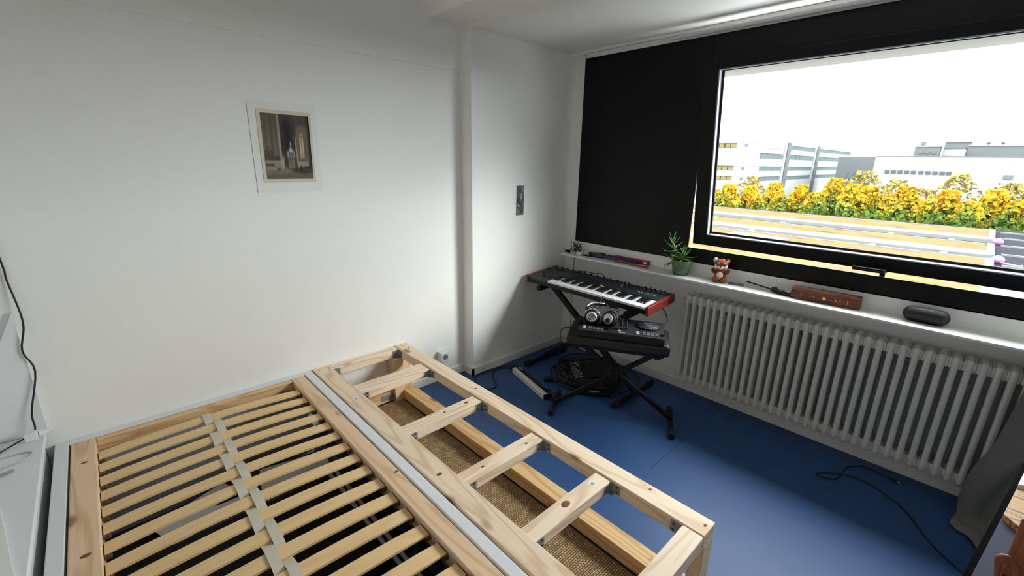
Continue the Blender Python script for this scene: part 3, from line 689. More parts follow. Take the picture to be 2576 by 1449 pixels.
tag(cb_.build('patch_cable', M_cable), 'thin black cable looped on top of the synthesizer panel', 'cable')
kr = thing('key_ring', 'small silver keys on a ring lying on the synthesizer panel', 'keys', syn_pt(0.24, -0.165, 0.0505))
b = MB(); P = syn_pt(0.24, -0.165, 0.054); b.tube([P+Vector((0.009*math.cos(a), 0.009*math.sin(a), 0)) for a in [2*PI*k/14 for k in range(14)]], 0.0014, n=6, closed=True, sub=2); b.build('ring', M_steel, kr)
for a in (0.4, 2.2, 3.6):
    b = MB(); M = Matrix.Translation(P+Vector((0, 0, -0.0015))) @ Matrix.Rotation(a, 4, 'Z'); b.lathe([(0.008, 0), (0.008, 0.0018)], M @ Matrix.Translation((0.018, 0, 0)), n=12)
    b.box(0.024, 0.046, -0.0025, 0.0025, 0, 0.0018, M); b.build('key', M_steel, kr)
b = MB(); P = syn_pt(0.132, -0.075, 0.056); b.prism([(-0.008, -0.02), (0.006, -0.024), (0.008, 0.012), (0.0, 0.022)], 0, 0.0016, M=Matrix.Translation(P) @ Matrix.Rotation(-0.2, 4, 'Z'))
tag(b.build('guitar_pick', mat('cream_pick', (216, 196, 120), 0.4)), 'cream yellow plectrum lying across the black piano keys', 'pick')

ks = thing('keyboard_stand', 'black X keyboard stand under the synthesizer', 'stand', (2.42, 1.74, 0))
SXX = 2.405
for k, (ya, za, yb, zb) in enumerate(((1.345, 0.028, 2.11, 0.60), (2.13, 0.028, 1.37, 0.60))):
    x = SXX+(-0.016 if k else 0.016); b = MB()
    d = Vector((0, yb-ya, zb-za)); L = d.length; M = Matrix.Translation((x, ya, za)) @ d.to_track_quat('Z', 'X').to_matrix().to_4x4()
    b.rbox(-0.021, 0.021, -0.013, 0.013, 0, L, 0.004, M); b.build('leg', M_blackmetal, ks)
for y, xa, xb, z in ((1.345, 2.185, 2.635, 0.021), (2.13, 2.18, 2.62, 0.021), (1.37, 2.27, 2.58, 0.606), (2.11, 2.27, 2.58, 0.606)):
    b = MB(); b.cyl((xa, y, z), (xb, y, z), 0.016, n=14); pr = b.build('foot_bar' if z < 0.1 else 'support_bar', M_blackmetal, ks)
    for x, s in ((xa, -1), (xb, 1)):
        b = MB(); b.cyl((x-s*0.05, y, z), (x+s*0.006, y, z), 0.0205, n=14); b.build('rubber_cap', M_rubber, pr)
b = MB(); b.cyl((SXX-0.035, 1.739, 0.322), (SXX+0.035, 1.739, 0.322), 0.018, n=14); b.build('pivot_bolt', M_steel, ks)

# ------------------------------------------------------------------ bench with controller
BA = -1.0455
bn = thing('keyboard_bench', 'black padded keyboard bench on crossed legs', 'bench', (2.109, 1.318, 0), BA)
b = MB(); b.rbox(-0.290, 0.290, -0.099, 0.179, 0.462, 0.533, 0.02, seg=4); b.build('seat', M_leather, bn, local=True)
b = MB(); b.rbox(-0.262, 0.262, -0.08, 0.16, 0.450, 0.463, 0.003); b.build('seat_board', M_blackplastic, bn, local=True)
b = MB()
for u in (-0.23, 0.23): b.rbox(u-0.018, u+0.018, -0.07, 0.15, 0.432, 0.450, 0.003)
b.build('seat_bracket', M_blackmetal, bn, local=True)
for k, (ua, ub) in enumerate(((-0.352, 0.215), (0.348, -0.215))):
    v = 0.017*(1 if k else -1); d = Vector((ub-ua, 0, 0.442-0.03)); L = d.length
    M = Matrix.Translation((ua, v, 0.03)) @ d.to_track_quat('Z', 'Y').to_matrix().to_4x4()
    b = MB(); b.rbox(-0.013, 0.013, -0.013, 0.013, 0, L, 0.003, M); b.build('leg', M_blackmetal, bn, local=True)
for u, va, vb in ((-0.352, -0.135, 0.135), (0.348, -0.155, 0.155)):
    b = MB(); b.cyl((u, va, 0.018), (u, vb, 0.018), 0.014, n=14); fb = b.build('foot_bar', M_blackmetal, bn, local=True)
    for vv, s in ((va, -1), (vb, 1)):
        b = MB(); b.cyl((u, vv-s*0.045, 0.018), (u, vv+s*0.004, 0.018), 0.018, n=14); b.build('rubber_cap', M_rubber, fb, local=True)
b = MB(); b.cyl((-0.004, -0.04, 0.262), (-0.004, 0.04, 0.262), 0.02, n=16); b.build('pivot_bolt', M_blackmetal, bn, local=True)

M_djtop = mat('controller_top', (38, 40, 44), 0.4, vary=0.05, scale=60)
dj = thing('dj_controller', 'black two-deck DJ controller lying on the bench seat', 'controller', (2.143, 1.321, 0.5333), BA); dj.scale = (1.0165,)*3
b = MB(); b.rbox(-0.236, 0.236, -0.132, 0.132, 0, 0.038, 0.004); b.build('case', M_blackplastic, dj, local=True)
b = MB(); b.rbox(-0.234, 0.234, -0.130, 0.130, 0.037, 0.041, 0.0015); b.build('faceplate', M_djtop, dj, local=True)
for u in (-0.148, 0.148):
    b = MB(); b.lathe([(0.066, 0), (0.066, 0.008), (0.063, 0.012), (0.058, 0.0135)], Matrix.Translation((u, 0.035, 0.041)), n=36); jw = b.build('jog_wheel', M_blackplastic, dj, local=True)
    b = MB(); b.lathe([(0.056, 0.0133), (0.054, 0.0148), (0.002, 0.0148)], Matrix.Translation((u, 0.035, 0.041)), n=36); b.build('platter', M_djtop, jw, local=True)
    b = MB(); M = Matrix.Translation((u, 0.035, 0.0558)); b.tube([M @ Vector((0.02*math.cos(a), 0.02*math.sin(a), 0)) for a in [2*PI*k/20 for k in range(20)]], 0.0008, n=5, closed=True, sub=1); b.build('platter_ring', M_led, jw, local=True)
    b = MB()
    for k in range(7):
        a = -2.3+0.24*k; b.ball((u+0.063*math.cos(a), 0.035+0.063*math.sin(a), 0.052), 0.003, n=8, m_=6)
    b.build('wheel_dots', M_alu, jw, local=True)
    b = MB(); b.rbox(-0.0085, 0.0085, -0.0085, 0.0085, 0, 0.004, 0.001, seg=1); pm = b.mesh('pad', mat('pad_grey' if u < 0 else 'pad_grey_b', (86, 90, 95), 0.6))
    for i in range(4):
        for j in range(2): inst('pad', pm, dj, (u-0.022+0.0225*i, -0.098+0.0215*j, 0.0405))
    b = MB()
    for j in range(2): b.lathe([(0.010, 0), (0.0095, 0.004), (0.008, 0.005)], Matrix.Translation((u-0.056, -0.098+0.023*j, 0.041)), n=16)
    b.build('cue_button', M_alu, dj, local=True)
    b = MB(); b.box(u+0.074, u+0.078, -0.105, -0.045, 0.041, 0.0416); b.rbox(u+0.066, u+0.086, -0.092, -0.080, 0.0412, 0.052, 0.001); b.build('tempo_fader', M_blackplastic, dj, local=True)
for k in range(3):
    b = MB(); u = -0.028+0.028*k; b.box(u-0.001, u+0.001, -0.085, -0.03, 0.041, 0.0416); b.rbox(u-0.006, u+0.006, -0.068+0.008*k, -0.054+0.008*k, 0.041, 0.053, 0.001); b.build('channel_fader', M_blackplastic, dj, local=True)
    b = MB(); b.rbox(u-0.003, u+0.003, -0.0615+0.008*k, -0.0605+0.008*k, 0.053, 0.0535, 0.0001, seg=1); b.build('fader_mark', M_paper, dj, local=True)
b = MB(); b.box(-0.03, 0.03, -0.108, -0.106, 0.041, 0.0416); b.rbox(-0.012, 0.0, -0.114, -0.100, 0.041, 0.054, 0.001); b.build('crossfader', M_paper, dj, local=True)
for i in range(3):
    for j in range(4): inst('knob', kn, dj, (-0.028+0.028*i, 0.005+0.03*j, 0.041), scale=(0.8, 0.8, 1))

# headphones standing on the controller
M_silver = mat('silver_cap', (214, 216, 218), 0.28, 0.4, vary=0.03)
hp = thing('headphones', 'black and silver headphones lying on the DJ controller', 'headphones', (2.03, 1.42, 0.588))
cups = [(Vector((2.000, 1.436, 0.634)), Vector((-0.80, -0.50, 0.30))), (Vector((2.046, 1.345, 0.634)), Vector((-0.90, -0.05, 0.32)))]
for k, (c, nrm) in enumerate(cups):
    q = nrm.normalized().to_track_quat('Z', 'Y').to_matrix().to_4x4(); M = Matrix.Translation(c) @ q
    b = MB(); b.lathe([(0.032, -0.034), (0.044, -0.029), (0.047, -0.012), (0.042, -0.006), (0.043, 0.006), (0.037, 0.014), (0.034, 0.015)], M, n=28); cu = b.build('ear_cup', M_blackplastic, hp)
    b = MB(); b.lathe([(0.0315, 0.014), (0.028, 0.019), (0.018, 0.0215), (0.001, 0.022)], M, n=28); b.build('silver_cap', M_silver, cu)
    b = MB()
    if k == 0:
        for a in range(5): b.box(-0.020+0.009*a, -0.016+0.009*a, -0.017, 0.017, 0.019, 0.0228, M @ Matrix.Rotation(0.5, 4, 'Z'))
    else: b.lathe([(0.014, 0.0205), (0.014, 0.030), (0.008, 0.032)], M @ Matrix.Translation((0.006, -0.01, 0)), n=14)
    b.build('cap_detail', M_blackplastic, cu)
    b = MB(); b.tube([M @ Vector((0.046*math.cos(a), 0.046*math.sin(a), -0.004)) for a in [0.1+PI*j/10 for j in range(11)]], 0.0035, n=8, sub=2); b.build('yoke', M_silver if k == 0 else M_blackplastic, hp)
b = MB(); t0, t1 = cups[0][0]+Vector((0.006, 0.02, 0.026)), cups[1][0]+Vector((0.016, 0.0, 0.026))
band = [t0, t0+Vector((0.012, 0.035, 0.012)), t0+Vector((0.075, 0.04, 0.02)), t0+Vector((0.13, -0.01, 0.016)), t1+Vector((0.085, 0.01, 0.012)), t1+Vector((0.03, 0.0, 0.010)), t1]
b.tube(band, 0.008, n=10); b.build('headband', M_blackplastic, hp)
b = MB(); b.tube([p+Vector((0, 0, 0.007)) for p in band[1:3]]+[band[3]+Vector((0, 0, 0.007))], 0.004, n=8); b.build('headband_trim', M_silver, hp)
b = MB(); b.rbox(-0.022, 0.022, -0.014, 0.014, -0.02, 0.02, 0.006, Matrix.Translation((1.965, 1.492, 0.606)) @ Matrix.Rotation(0.5, 4, 'Z')); b.build('hinge', M_blackplastic, hp)
b = MB(); b.tube([(2.0, 1.40, 0.60), (1.985, 1.37, 0.594), (2.0, 1.33, 0.592), (2.04, 1.29, 0.592), (2.03, 1.25, 0.592), (1.99, 1.27, 0.592), (1.965, 1.30, 0.59)], 0.0028, n=8)
b.tube([cups[0][0]+Vector((0, 0, 0.05)), (2.03, 1.41, 0.72), (2.10, 1.44, 0.735), (2.2, 1.50, 0.66)], 0.0022, n=6); b.build('cord', M_cable, hp)
hp.location = Vector(hp.location)+Vector((0.033, 0.021, -0.0125))
def cable(name, label, pts, r=0.003, mt=None, cat='cable'):
    return tag(MB().tube(pts, r, n=8).build(name, mt or M_cable), label, cat)
cable('synth_lead', 'pair of thin black leads hanging below the synthesizer above the headphones', [(2.36, 1.60, 0.628), (2.27, 1.57, 0.60), (2.20, 1.52, 0.655), (2.13, 1.45, 0.700), (2.10, 1.40, 0.690), (2.16, 1.37, 0.62), (2.22, 1.35, 0.579)], 0.0025)
cable('bench_lead', 'thin black lead drooping behind the DJ controller to the window wall', [(2.52, 1.30, 0.635), (2.50, 1.24, 0.60), (2.44, 1.19, 0.560), (2.36, 1.22, 0.562), (2.28, 1.26, 0.577)], 0.0028)
cable('hanging_lead', 'thin black lead hanging over the left end of the bench to the floor', [(1.985, 1.55, 0.540), (1.925, 1.59, 0.530), (1.93, 1.605, 0.45), (1.99, 1.66, 0.25), (2.10, 1.75, 0.05), (2.17, 1.80, 0.006), (2.25, 1.84, 0.006)], 0.003)

# ------------------------------------------------------------------ power strip, plugs, mixer and coiled cable on the floor
ps = thing('power_strip', 'black and white socket strip lying diagonally on the blue floor', 'power strip', (2.008, 1.915, 0), math.atan2(-0.43, -0.115))
b = MB(); b.prism([(-0.030, 0), (0.030, 0), (0.030, 0.030), (0.024, 0.036), (-0.024, 0.036), (-0.030, 0.030)], -0.215, 0.215, axis=0); b.build('body', mat('strip_white', (206, 206, 202), 0.4), ps, local=True)
b = MB(); b.rbox(-0.205, 0.212, -0.002, 0.0285, 0.034, 0.042, 0.003); b.build('socket_bar', M_blackplastic, ps, local=True)
b = MB(); b.lathe([(0.018, 0.0), (0.018, 0.0012), (0.016, 0.0012), (0.016, 0.0002)], n=18); skt = b.mesh('socket', M_rubber)
for k in range(5): inst('socket', skt, ps, (-0.10+0.058*k, 0.0135, 0.0420), scale=(0.75, 0.75, 1))
b = MB(); b.rbox(-0.185, -0.165, 0.004, 0.022, 0.042, 0.046, 0.001); b.rbox(-0.155, -0.138, 0.005, 0.020, 0.042, 0.045, 0.001); b.build('switch', M_alu, ps, local=True)
b = MB(); b.rbox(-0.232, -0.214, -0.028, 0.028, 0, 0.036, 0.004); b.rbox(0.214, 0.222, -0.03, 0.03, 0, 0.036, 0.003); b.build('end_cap', M_blackplastic, ps, local=True)
b = MB(); b.lathe([(0.034, 0), (0.036, 0.006), (0.034, 0.04), (0.022, 0.052), (0.010, 0.054)], Matrix.Translation((1.985, 1.655, 0.0)), n=22)
pa = thing('plug_adapter', 'round black plug adapter at the near end of the socket strip', 'adapter', (1.985, 1.655, 0)); b.build('body', M_blackplastic, pa)
MB().tube([(2.005, 1.63, 0.03), (2.05, 1.60, 0.012), (2.12, 1.62, 0.006), (2.16, 1.68, 0.006), (2.22, 1.70, 0.012)], 0.004, n=8).build('cord', M_cable, pa)
cable('mains_cable', 'black mains cable looping from the socket strip toward the pine frame', [(2.068, 2.14, 0.02), (2.058, 2.20, 0.006), (1.98, 2.235, 0.006), (1.90, 2.20, 0.006), (1.852, 2.12, 0.006), (1.81, 2.055, 0.006), (1.755, 2.04, 0.006), (1.715, 2.10, 0.006), (1.745, 2.195, 0.006), (1.80, 2.255, 0.006), (1.90, 2.262, 0.006), (2.02, 2.25, 0.006), (2.09, 2.20, 0.010), (2.085, 2.10, 0.046), (2.03, 1.96, 0.046), (1.985, 1.80, 0.047), (1.985, 1.70, 0.055)], 0.0042)
pg = thing('mains_plug', 'round black mains plug lying on the floor beside the cable pile', 'plug', (2.13, 1.86, 0.02))
b = MB(); b.lathe([(0.019, -0.02), (0.020, 0.0), (0.018, 0.016), (0.008, 0.024), (0.006, 0.045)], Matrix.Translation((2.125, 1.865, 0.0205)) @ Vector((0.55, -0.8, 0)).to_track_quat('Z', 'Y').to_matrix().to_4x4(), n=18); b.build('body', M_blackplastic, pg)
MB().tube([(2.15, 1.83, 0.02), (2.18, 1.78, 0.008), (2.20, 1.70, 0.008), (2.14, 1.62, 0.008), (2.06, 1.60, 0.008)], 0.0038, n=8).build('cord', M_cable, pg)
mx_ = thing('mixing_desk', 'small black mixing desk with pale faders under the bench', 'mixer', (2.38, 1.70, 0), rot=(0, -0.12, -0.72))
b = MB(); b.rbox(-0.14, 0.14, -0.12, 0.12, 0.018, 0.075, 0.006); b.build('case', M_blackplastic, mx_, local=True)
fm = MB(); fm.rbox(-0.030, 0.030, -0.0045, 0.0045, 0, 0.002, 0.0005, seg=1); fmm = fm.mesh('fader_slot', mat('slot_grey', (150, 150, 150), 0.6))
fk = MB(); fk.rbox(-0.006, 0.006, -0.004, 0.004, 0, 0.010, 0.001, seg=1); fkm = fk.mesh('fader_cap', M_alu)
for k in range(7):
    y = -0.10+0.033*k; inst('fader_slot', fmm, mx_, (-0.08, y, 0.0745)); inst('fader_cap', fkm, mx_, (-0.095+0.012*((k*3) % 4), y, 0.0755))
    for j in range(4): inst('knob', kn, mx_, (-0.03+0.035*j, y, 0.0748), scale=(0.8, 0.8, 1))
sb = thing('speaker_box', 'small black box with a silver label strip beside the mixing desk', 'box', (2.25, 1.55, 0), -0.95)
b = MB(); b.rbox(-0.11, 0.11, -0.055, 0.055, 0, 0.075, 0.008); b.build('body', M_blackplastic, sb, local=True)
b = MB(); b.box(-0.035, 0.03, -0.0565, -0.0552, 0.035, 0.043); b.build('label_strip', M_alu, sb, local=True)
coil = thing('cable_coil', 'pile of coiled black audio cables on the floor under the bench', 'cable', (2.36, 1.70, 0))
for k in range(9):
    rr = 0.21+0.012*math.sin(k*2.1); cx_, cy_ = 2.37+0.02*math.cos(k*1.7), 1.70+0.03*math.sin(k*2.3)
    pts = [(cx_+rr*1.05*math.cos(a+k), cy_+(rr+0.045*math.sin(k))*math.sin(a+k), 0.008+0.0105*k+0.004*math.sin(3*a+k)) for a in [2*PI*j/16 for j in range(16)]]
    MB().tube(pts, 0.0048, n=7, closed=True, sub=3).build('loop', M_cable, coil)
b = MB(); b.tube([(2.60, 1.60, 0.05), (2.66, 1.50, 0.03), (2.60, 1.42, 0.008), (2.48, 1.40, 0.008), (2.34, 1.42, 0.008)], 0.0048, n=7); b.build('tail', M_cable, coil)
us = thing('usb_cable', 'thin black cable with a plug lying on the floor below the radiator', 'cable', (2.5, 0.15, 0))
b = MB(); pts = [(2.665, 0.035), (2.673, 0.07), (2.676, 0.152), (2.61, 0.205), (2.542, 0.214), (2.45, 0.228), (2.418, 0.296), (2.455, 0.285), (2.503, 0.222), (2.545, 0.130), (2.50, 0.03), (2.435, -0.047), (2.30, -0.131), (2.193, -0.237), (2.0, -0.5)]
b.tube([(x, y, 0.0045+(0.006 if k == 8 else 0)) for k, (x, y) in enumerate(pts)], 0.0032, n=8); b.build('cord', M_cable, us)
b = MB(); b.rbox(-0.024, 0.0, -0.006, 0.006, 0, 0.009, 0.002, Matrix.Translation((2.665, 0.035, 0.0005)) @ Matrix.Rotation(1.3, 4, 'Z')); b.build('plug', M_blackplastic, us)
b = MB(); b.box(-0.036, -0.024, -0.004, 0.004, 0.002, 0.006, Matrix.Translation((2.665, 0.035, 0.0005)) @ Matrix.Rotation(1.3, 4, 'Z')); b.build('plug_tip', M_steel, us)

# ------------------------------------------------------------------ things on the window sill
SZ = 0.812
cc = thing('adapter_cable', 'tangled thin black cable with a white plug at the left end of the sill', 'cable', (2.70, 2.17, SZ))
b = MB(); pts = []
for k in range(44):
    a = k*1.02; pts.append((2.70+0.040*math.cos(a)*(0.6+0.4*math.sin(k*2.1)), 2.125-0.062*math.sin(a*0.93)*(0.6+0.4*math.cos(k*1.3)), SZ+0.004+0.075*abs(math.sin(k*0.7))*(0.4+0.6*(k % 3)/2)))
b.tube(pts, 0.0022, n=6, sub=3); b.build('cord', M_cable, cc)
b = MB(); b.rbox(-0.012, 0.012, -0.02, 0.02, 0, 0.018, 0.003, Matrix.Translation((2.672, 2.19, SZ))); b.build('plug', M_blackplastic, cc)
for (x, y, lab, rz) in ((2.665, 2.065, 'small white charger nearest the tangled cable on the sill', 0.1), (2.735, 2.045, 'small white charger beside the pliers on the sill', -0.2)):
    t = thing('phone_charger', lab, 'charger', (x, y, SZ), rz)
    b = MB(); b.rbox(-0.014, 0.014, -0.024, 0.024, 0, 0.02, 0.004); b.build('body', M_bedwhite, t, local=True)
    b = MB(); b.cyl((-0.005, 0.024, 0.010), (-0.005, 0.038, 0.010), 0.002, n=8); b.cyl((0.005, 0.024, 0.010), (0.005, 0.038, 0.010), 0.002, n=8); b.build('pin', M_steel, t, local=True)
pr = thing('pliers', 'large pliers with blue handles lying on the sill', 'pliers', (2.70, 1.80, SZ))
M_blue = mat('blue_grip', (44, 48, 110), 0.5); M_toolgrey = mat('tool_steel', (66, 66, 66), 0.4, 0.7, vary=0.15)
b = MB(); b.prism([(2.690, 2.00), (2.708, 1.985), (2.735, 1.92), (2.738, 1.885), (2.715, 1.860), (2.688, 1.862), (2.672, 1.895), (2.676, 1.955)], SZ+0.004, SZ+0.030); b.cyl((2.705, 1.89, SZ+0.002), (2.705, 1.89, SZ+0.036), 0.016)
b.rbox(2.69, 2.72, 1.87, 1.96, SZ, SZ+0.006, 0.002); b.build('jaw', M_toolgrey, pr, bevel=0.003)
for s, x1 in ((1, 2.735), (-1, 2.685)):
    MB().tube([(2.705+s*0.010, 1.872, SZ+0.017), (2.712+s*0.018, 1.80, SZ+0.016), (x1, 1.68, SZ+0.013), (x1+0.004, 1.58, SZ+0.012)], lambda t: 0.009+0.003*math.sin(PI*min(1, t*1.1)), n=10).build('handle', M_blue, pr)
b = MB(); b.tube([(2.66, 2.055, SZ+0.005), (2.655, 2.01, SZ+0.005), (2.675, 1.96, SZ+0.006), (2.70, 1.93, SZ+0.035)], 0.004, n=8)
tag(b.build('wrist_strap', M_rubber), 'short black strap lying beside the pliers on the sill', 'strap')
M_red = mat('red_tool', (150, 48, 40), 0.45); M_orange = mat('orange_wood', (176, 88, 56), 0.55, vary=0.15, scale=60)
lv = thing('spirit_level', 'slim red bar tool lying at the back of the sill behind the pliers', 'tool', (2.745, 1.66, SZ))
b = MB(); b.rbox(2.738, 2.762, 1.52, 1.80, SZ, SZ+0.030, 0.004); b.build('body', M_red, lv)
b = MB(); b.rbox(2.7365, 2.739, 1.535, 1.56, SZ+0.008, SZ+0.023, 0.001); b.build('end_window', M_paper, lv)
b = MB(); b.rbox(2.7365, 2.739, 1.65, 1.69, SZ+0.010, SZ+0.022, 0.001); b.build('vial', mat('vial_green', (150, 160, 90), 0.2), lv)
fr_ = thing('folding_rule', 'flat orange-red folding rule lying in front of the red bar on the sill', 'ruler', (2.665, 1.63, SZ), -0.02)
for k, (ya, yb) in enumerate(((-0.155, 0.155), (-0.158, 0.140), (-0.150, 0.150))):
    b = MB(); b.rbox(-0.009, 0.009, ya, yb, 0.0042*k, 0.0042*k+0.004, 0.001, seg=1); b.build('segment', M_red if k == 1 else M_orange, fr_, local=True)
b = MB(); b.cyl((0, 0.14, 0.0126), (0, 0.14, 0.0136), 0.005, n=12); b.build('rivet', M_steel, fr_, local=True)

# potted succulent
pp = thing('potted_plant', 'green spiky plant in a green ceramic pot on the sill', 'plant', (2.690, 1.262, SZ))
b = MB(); b.lathe([(0.036, 0), (0.044, 0.003), (0.054, 0.030), (0.058, 0.060), (0.059, 0.088), (0.0585, 0.092), (0.0555, 0.092), (0.054, 0.080)], n=36); b.build('pot', mat('green_glaze', (84, 112, 78), 0.22, vary=0.05, scale=20), pp, local=True)
b = MB(); b.lathe([(0.054, 0.074), (0.053, 0.080), (0.03, 0.083), (0.001, 0.084)], n=24); b.build('soil', mat('potting_soil', (52, 40, 30), 0.95, vary=0.3, scale=200, bump=0.5), pp, local=True)
def leaf_mesh():
    b = MB(); n = 6; v = []; f = []
    for i in range(n+1):
        t = i/n; wd = 0.0075*math.sin(PI*(0.12+0.88*t)**0.8)*(1-t*0.2); x = 0.075*t; z = 0.022*t*t
        v += [(x, -wd, z+0.003*(1-t)), (x, 0, z-0.0025), (x, wd, z+0.003*(1-t)), (x, 0, z+0.0015)]
    for i in range(n): f += [(4*i+j, 4*i+(j+1) % 4, 4*i+4+(j+1) % 4, 4*i+4+j) for j in range(4)]
    b._add(v, f, smooth=True); return b.mesh('leaf', mat('succulent_leaf', (78, 122, 58), 0.4, vary=0.25, scale=60))
lm = leaf_mesh()
stems = [((-0.010, 0.016), (-0.030, 0.066), 0.215, 24), ((0.004, 0.002), (0.004, -0.006), 0.135, 22), ((-0.004, 0.02), (-0.012, 0.05), 0.09, 12)]
for (x0, y0), (x1, y1), h, nl in stems:
    b = MB(); b.tube([(x0, y0, 0.078), ((x0+x1)/2, (y0+y1)/2, 0.08+(h-0.08)*0.5), (x1, y1, h)], 0.004, n=8); b.build('stem', mat('stem_green', (110, 120, 70), 0.6) if h > 0.2 else bpy.data.materials['stem_green'], pp, local=True)
    for k in range(nl):
        t = k/(nl-1); tt = 0.25+0.75*t; px, py, pz = x0+(x1-x0)*tt, y0+(y1-y0)*tt, 0.08+(h-0.08)*tt
        a = k*2.4; el = -0.35+1.5*t*t+R.uniform(-0.15, 0.15)
        s = 0.75+0.35*math.sin(PI*min(1, t+0.15))
        inst('leaf', lm, pp, (px, py, pz), (R.uniform(-.3, .3), -el, a), (s, s, s))
for a, s in ((2.6, 1.25), (2.2, 1.1)):
    inst('leaf', lm, pp, (-0.02, 0.03, 0.10), (0, 0.85, a), (s, s, s))

# plush toy
M_fox = mat('orange_plush', (158, 76, 36), 0.95, vary=0.2, scale=120, bump=0.6, bscale=700); M_white = mat('white_plush', (232, 228, 222), 0.95, vary=0.05, scale=120, bump=0.5, bscale=700)
M_brown = mat('brown_plush', (108, 50, 26), 0.95, vary=0.2, scale=120, bump=0.6, bscale=700); M_dark = mat('dark_plush', (34, 24, 20), 0.9, vary=0.2, scale=120)
ty = thing('plush_toy', 'small orange and white plush animal toy sitting on the sill', 'plush toy', (2.700, 1.020, SZ), math.atan2(-0.9, -2.6)-PI/2)
# local frame: -y... faces +y toward the room
b = MB(); b.ball((0, 0, 0.045), 0.032, 0.028, 0.040); b.build('body', M_fox, ty, local=True)
b = MB(); b.ball((0, 0.012, 0.043), 0.022, 0.020, 0.028); b.build('belly', M_white, ty, local=True)
b = MB(); b.ball((0, 0.004, 0.108), 0.039, 0.034, 0.034); hd = b.build('head', M_fox, ty, local=True)
b = MB(); b.ball((0, 0.026, 0.096), 0.019, 0.016, 0.014); b.ball((-0.024, 0.020, 0.098), 0.013, 0.012, 0.013); b.ball((0.024, 0.020, 0.098), 0.013, 0.012, 0.013); b.build('muzzle', M_white, hd, local=True)
b = MB(); b.ball((0, 0.043, 0.101), 0.0045, 0.003, 0.003, n=10, m_=8); b.build('nose', M_dark, hd, local=True)
for s in (-1, 1):
    b = MB(); b.ball((s*0.016, 0.031, 0.114), 0.011, 0.008, 0.010); ey_ = b.build('eye', mat('brass_eye', (120, 92, 40), 0.25) if s < 0 else bpy.data.materials['brass_eye'], hd, local=True)
    b = MB(); b.ball((s*0.034, -0.002, 0.131), 0.014, 0.008, 0.015); er = b.build('ear', M_brown if s < 0 else M_white, hd, local=True)
    b = MB(); b.ball((s*0.034, 0.005, 0.130), 0.008, 0.004, 0.009); b.build('inner_ear', M_white, hd, local=True)
    b = MB(); b.ball((s*0.036, 0.010, 0.066), 0.012, 0.013, 0.020, Matrix.Translation((s*0.036, 0.01, 0.066)) @ Matrix.Rotation(s*0.6, 4, 'Y') @ Matrix.Translation((-s*0.036, -0.01, -0.066))); b.build('arm', M_brown, ty, local=True)
    b = MB(); b.ball((s*0.021, 0.022, 0.0185), 0.019, 0.022, 0.0185); b.build('leg', M_fox, ty, local=True)
b = MB()
for k in range(3): b.tube([(-0.02+0.02*k, 0.02, 0.138-0.003*abs(k-1)), (-0.02+0.02*k, 0.0, 0.143-0.003*abs(k-1)), (-0.02+0.02*k, -0.02, 0.135)], 0.0022, n=6)
b.build('stripe', M_dark, hd, local=True)

cdm = thing('grey_card', 'flat grey card with a lighter square lying beside the plush toy', 'card', (2.715, 0.925, SZ), 0.25)
b = MB(); b.box(-0.026, 0.026, -0.042, 0.042, 0, 0.003); b.build('card', mat('card_grey', (112, 112, 110), 0.5), cdm, local=True)
b = MB(); b.box(-0.014, 0.014, -0.016, 0.016, 0.003, 0.0036); b.build('square', mat('card_light', (150, 150, 148), 0.5), cdm, local=True)

lt = thing('gas_lighter', 'long black stick lighter lying on the sill by the wooden box', 'lighter', (2.69, 0.68, SZ), -0.12)
b = MB(); b.tube([(0, 0.05, 0.018), (0, 0.02, 0.016), (0, -0.04, 0.013), (0, -0.10, 0.011)], lambda t: 0.008+0.006*math.sin(PI*(0.15+0.8*t)), n=12, sub=6); b.build('handle', M_blackplastic, lt, local=True)
b = MB(); b.tube([(0.0, 0.05, 0.018), (0.002, 0.12, 0.024), (0.004, 0.19, 0.030)], 0.0042, n=10); b.build('nozzle', M_blackmetal, lt, local=True)
b = MB(); b.ball((0, 0.032, 0.030), 0.007, 0.014, 0.006); b.build('trigger', M_rubber, lt, local=True)
b = MB(); b.rbox(-0.009, 0.004, -0.05, 0.005, 0.023, 0.0265, 0.001); b.build('window', M_steel, lt, local=True)

wx = thing('incense_box', 'dark carved wooden incense box with brass moon inlays on the sill', 'box', (2.703, 0.476, SZ), 0.035)
M_walnut = wood('dark_rosewood', (112, 62, 40), (70, 34, 22), 1, knots=False, scale=2.0); M_brass = mat('brass_inlay', (204, 164, 96), 0.3, 0.8)
b = MB(); pl_ = [(-0.030, 0.004), (-0.028, 0.001), (0.028, 0.001), (0.030, 0.004), (0.030, 0.052), (0.022, 0.062), (-0.020, 0.062), (-0.030, 0.050)]
b.prism(pl_, -0.150, 0.150, axis=1); b.box(-0.028, 0.028, -0.148, 0.148, 0, 0.002); b.build('body', M_walnut, wx, local=True, bevel=0.003)
def disc(u, z, r): return [(u+r*math.cos(a), z+r*math.sin(a)) for a in [2*PI*k/14 for k in range(14)]]
def crescent(u, z, r, s): 
    o = [(u+s*r*math.cos(a), z+r*math.sin(a)) for a in [-PI/2+PI*k/8 for k in range(9)]]
    i_ = [(u+s*(r*0.62*math.cos(a)), z+r*math.sin(a)) for a in [PI/2-PI*k/8 for k in range(1, 8)]]
    return o+i_
b = MB()
for u, r, kind in ((0.095, 0.010, 'c'), (0.060, 0.003, 'd'), (0.045, 0.003, 'd'), (0.0, 0.0085, 'd'), (-0.03, 0.003, 'd'), (-0.05, 0.0035, 'd'), (-0.07, 0.003, 'd'), (-0.093, 0.010, 'k')):
    poly = disc(u, 0.028, r) if kind == 'd' else crescent(u, 0.028, r, 1 if kind == 'c' else -1)
    b.prism(poly, -0.0312, -0.0296, axis=0)
b.build('inlay', M_brass, wx, local=True)
b = MB()
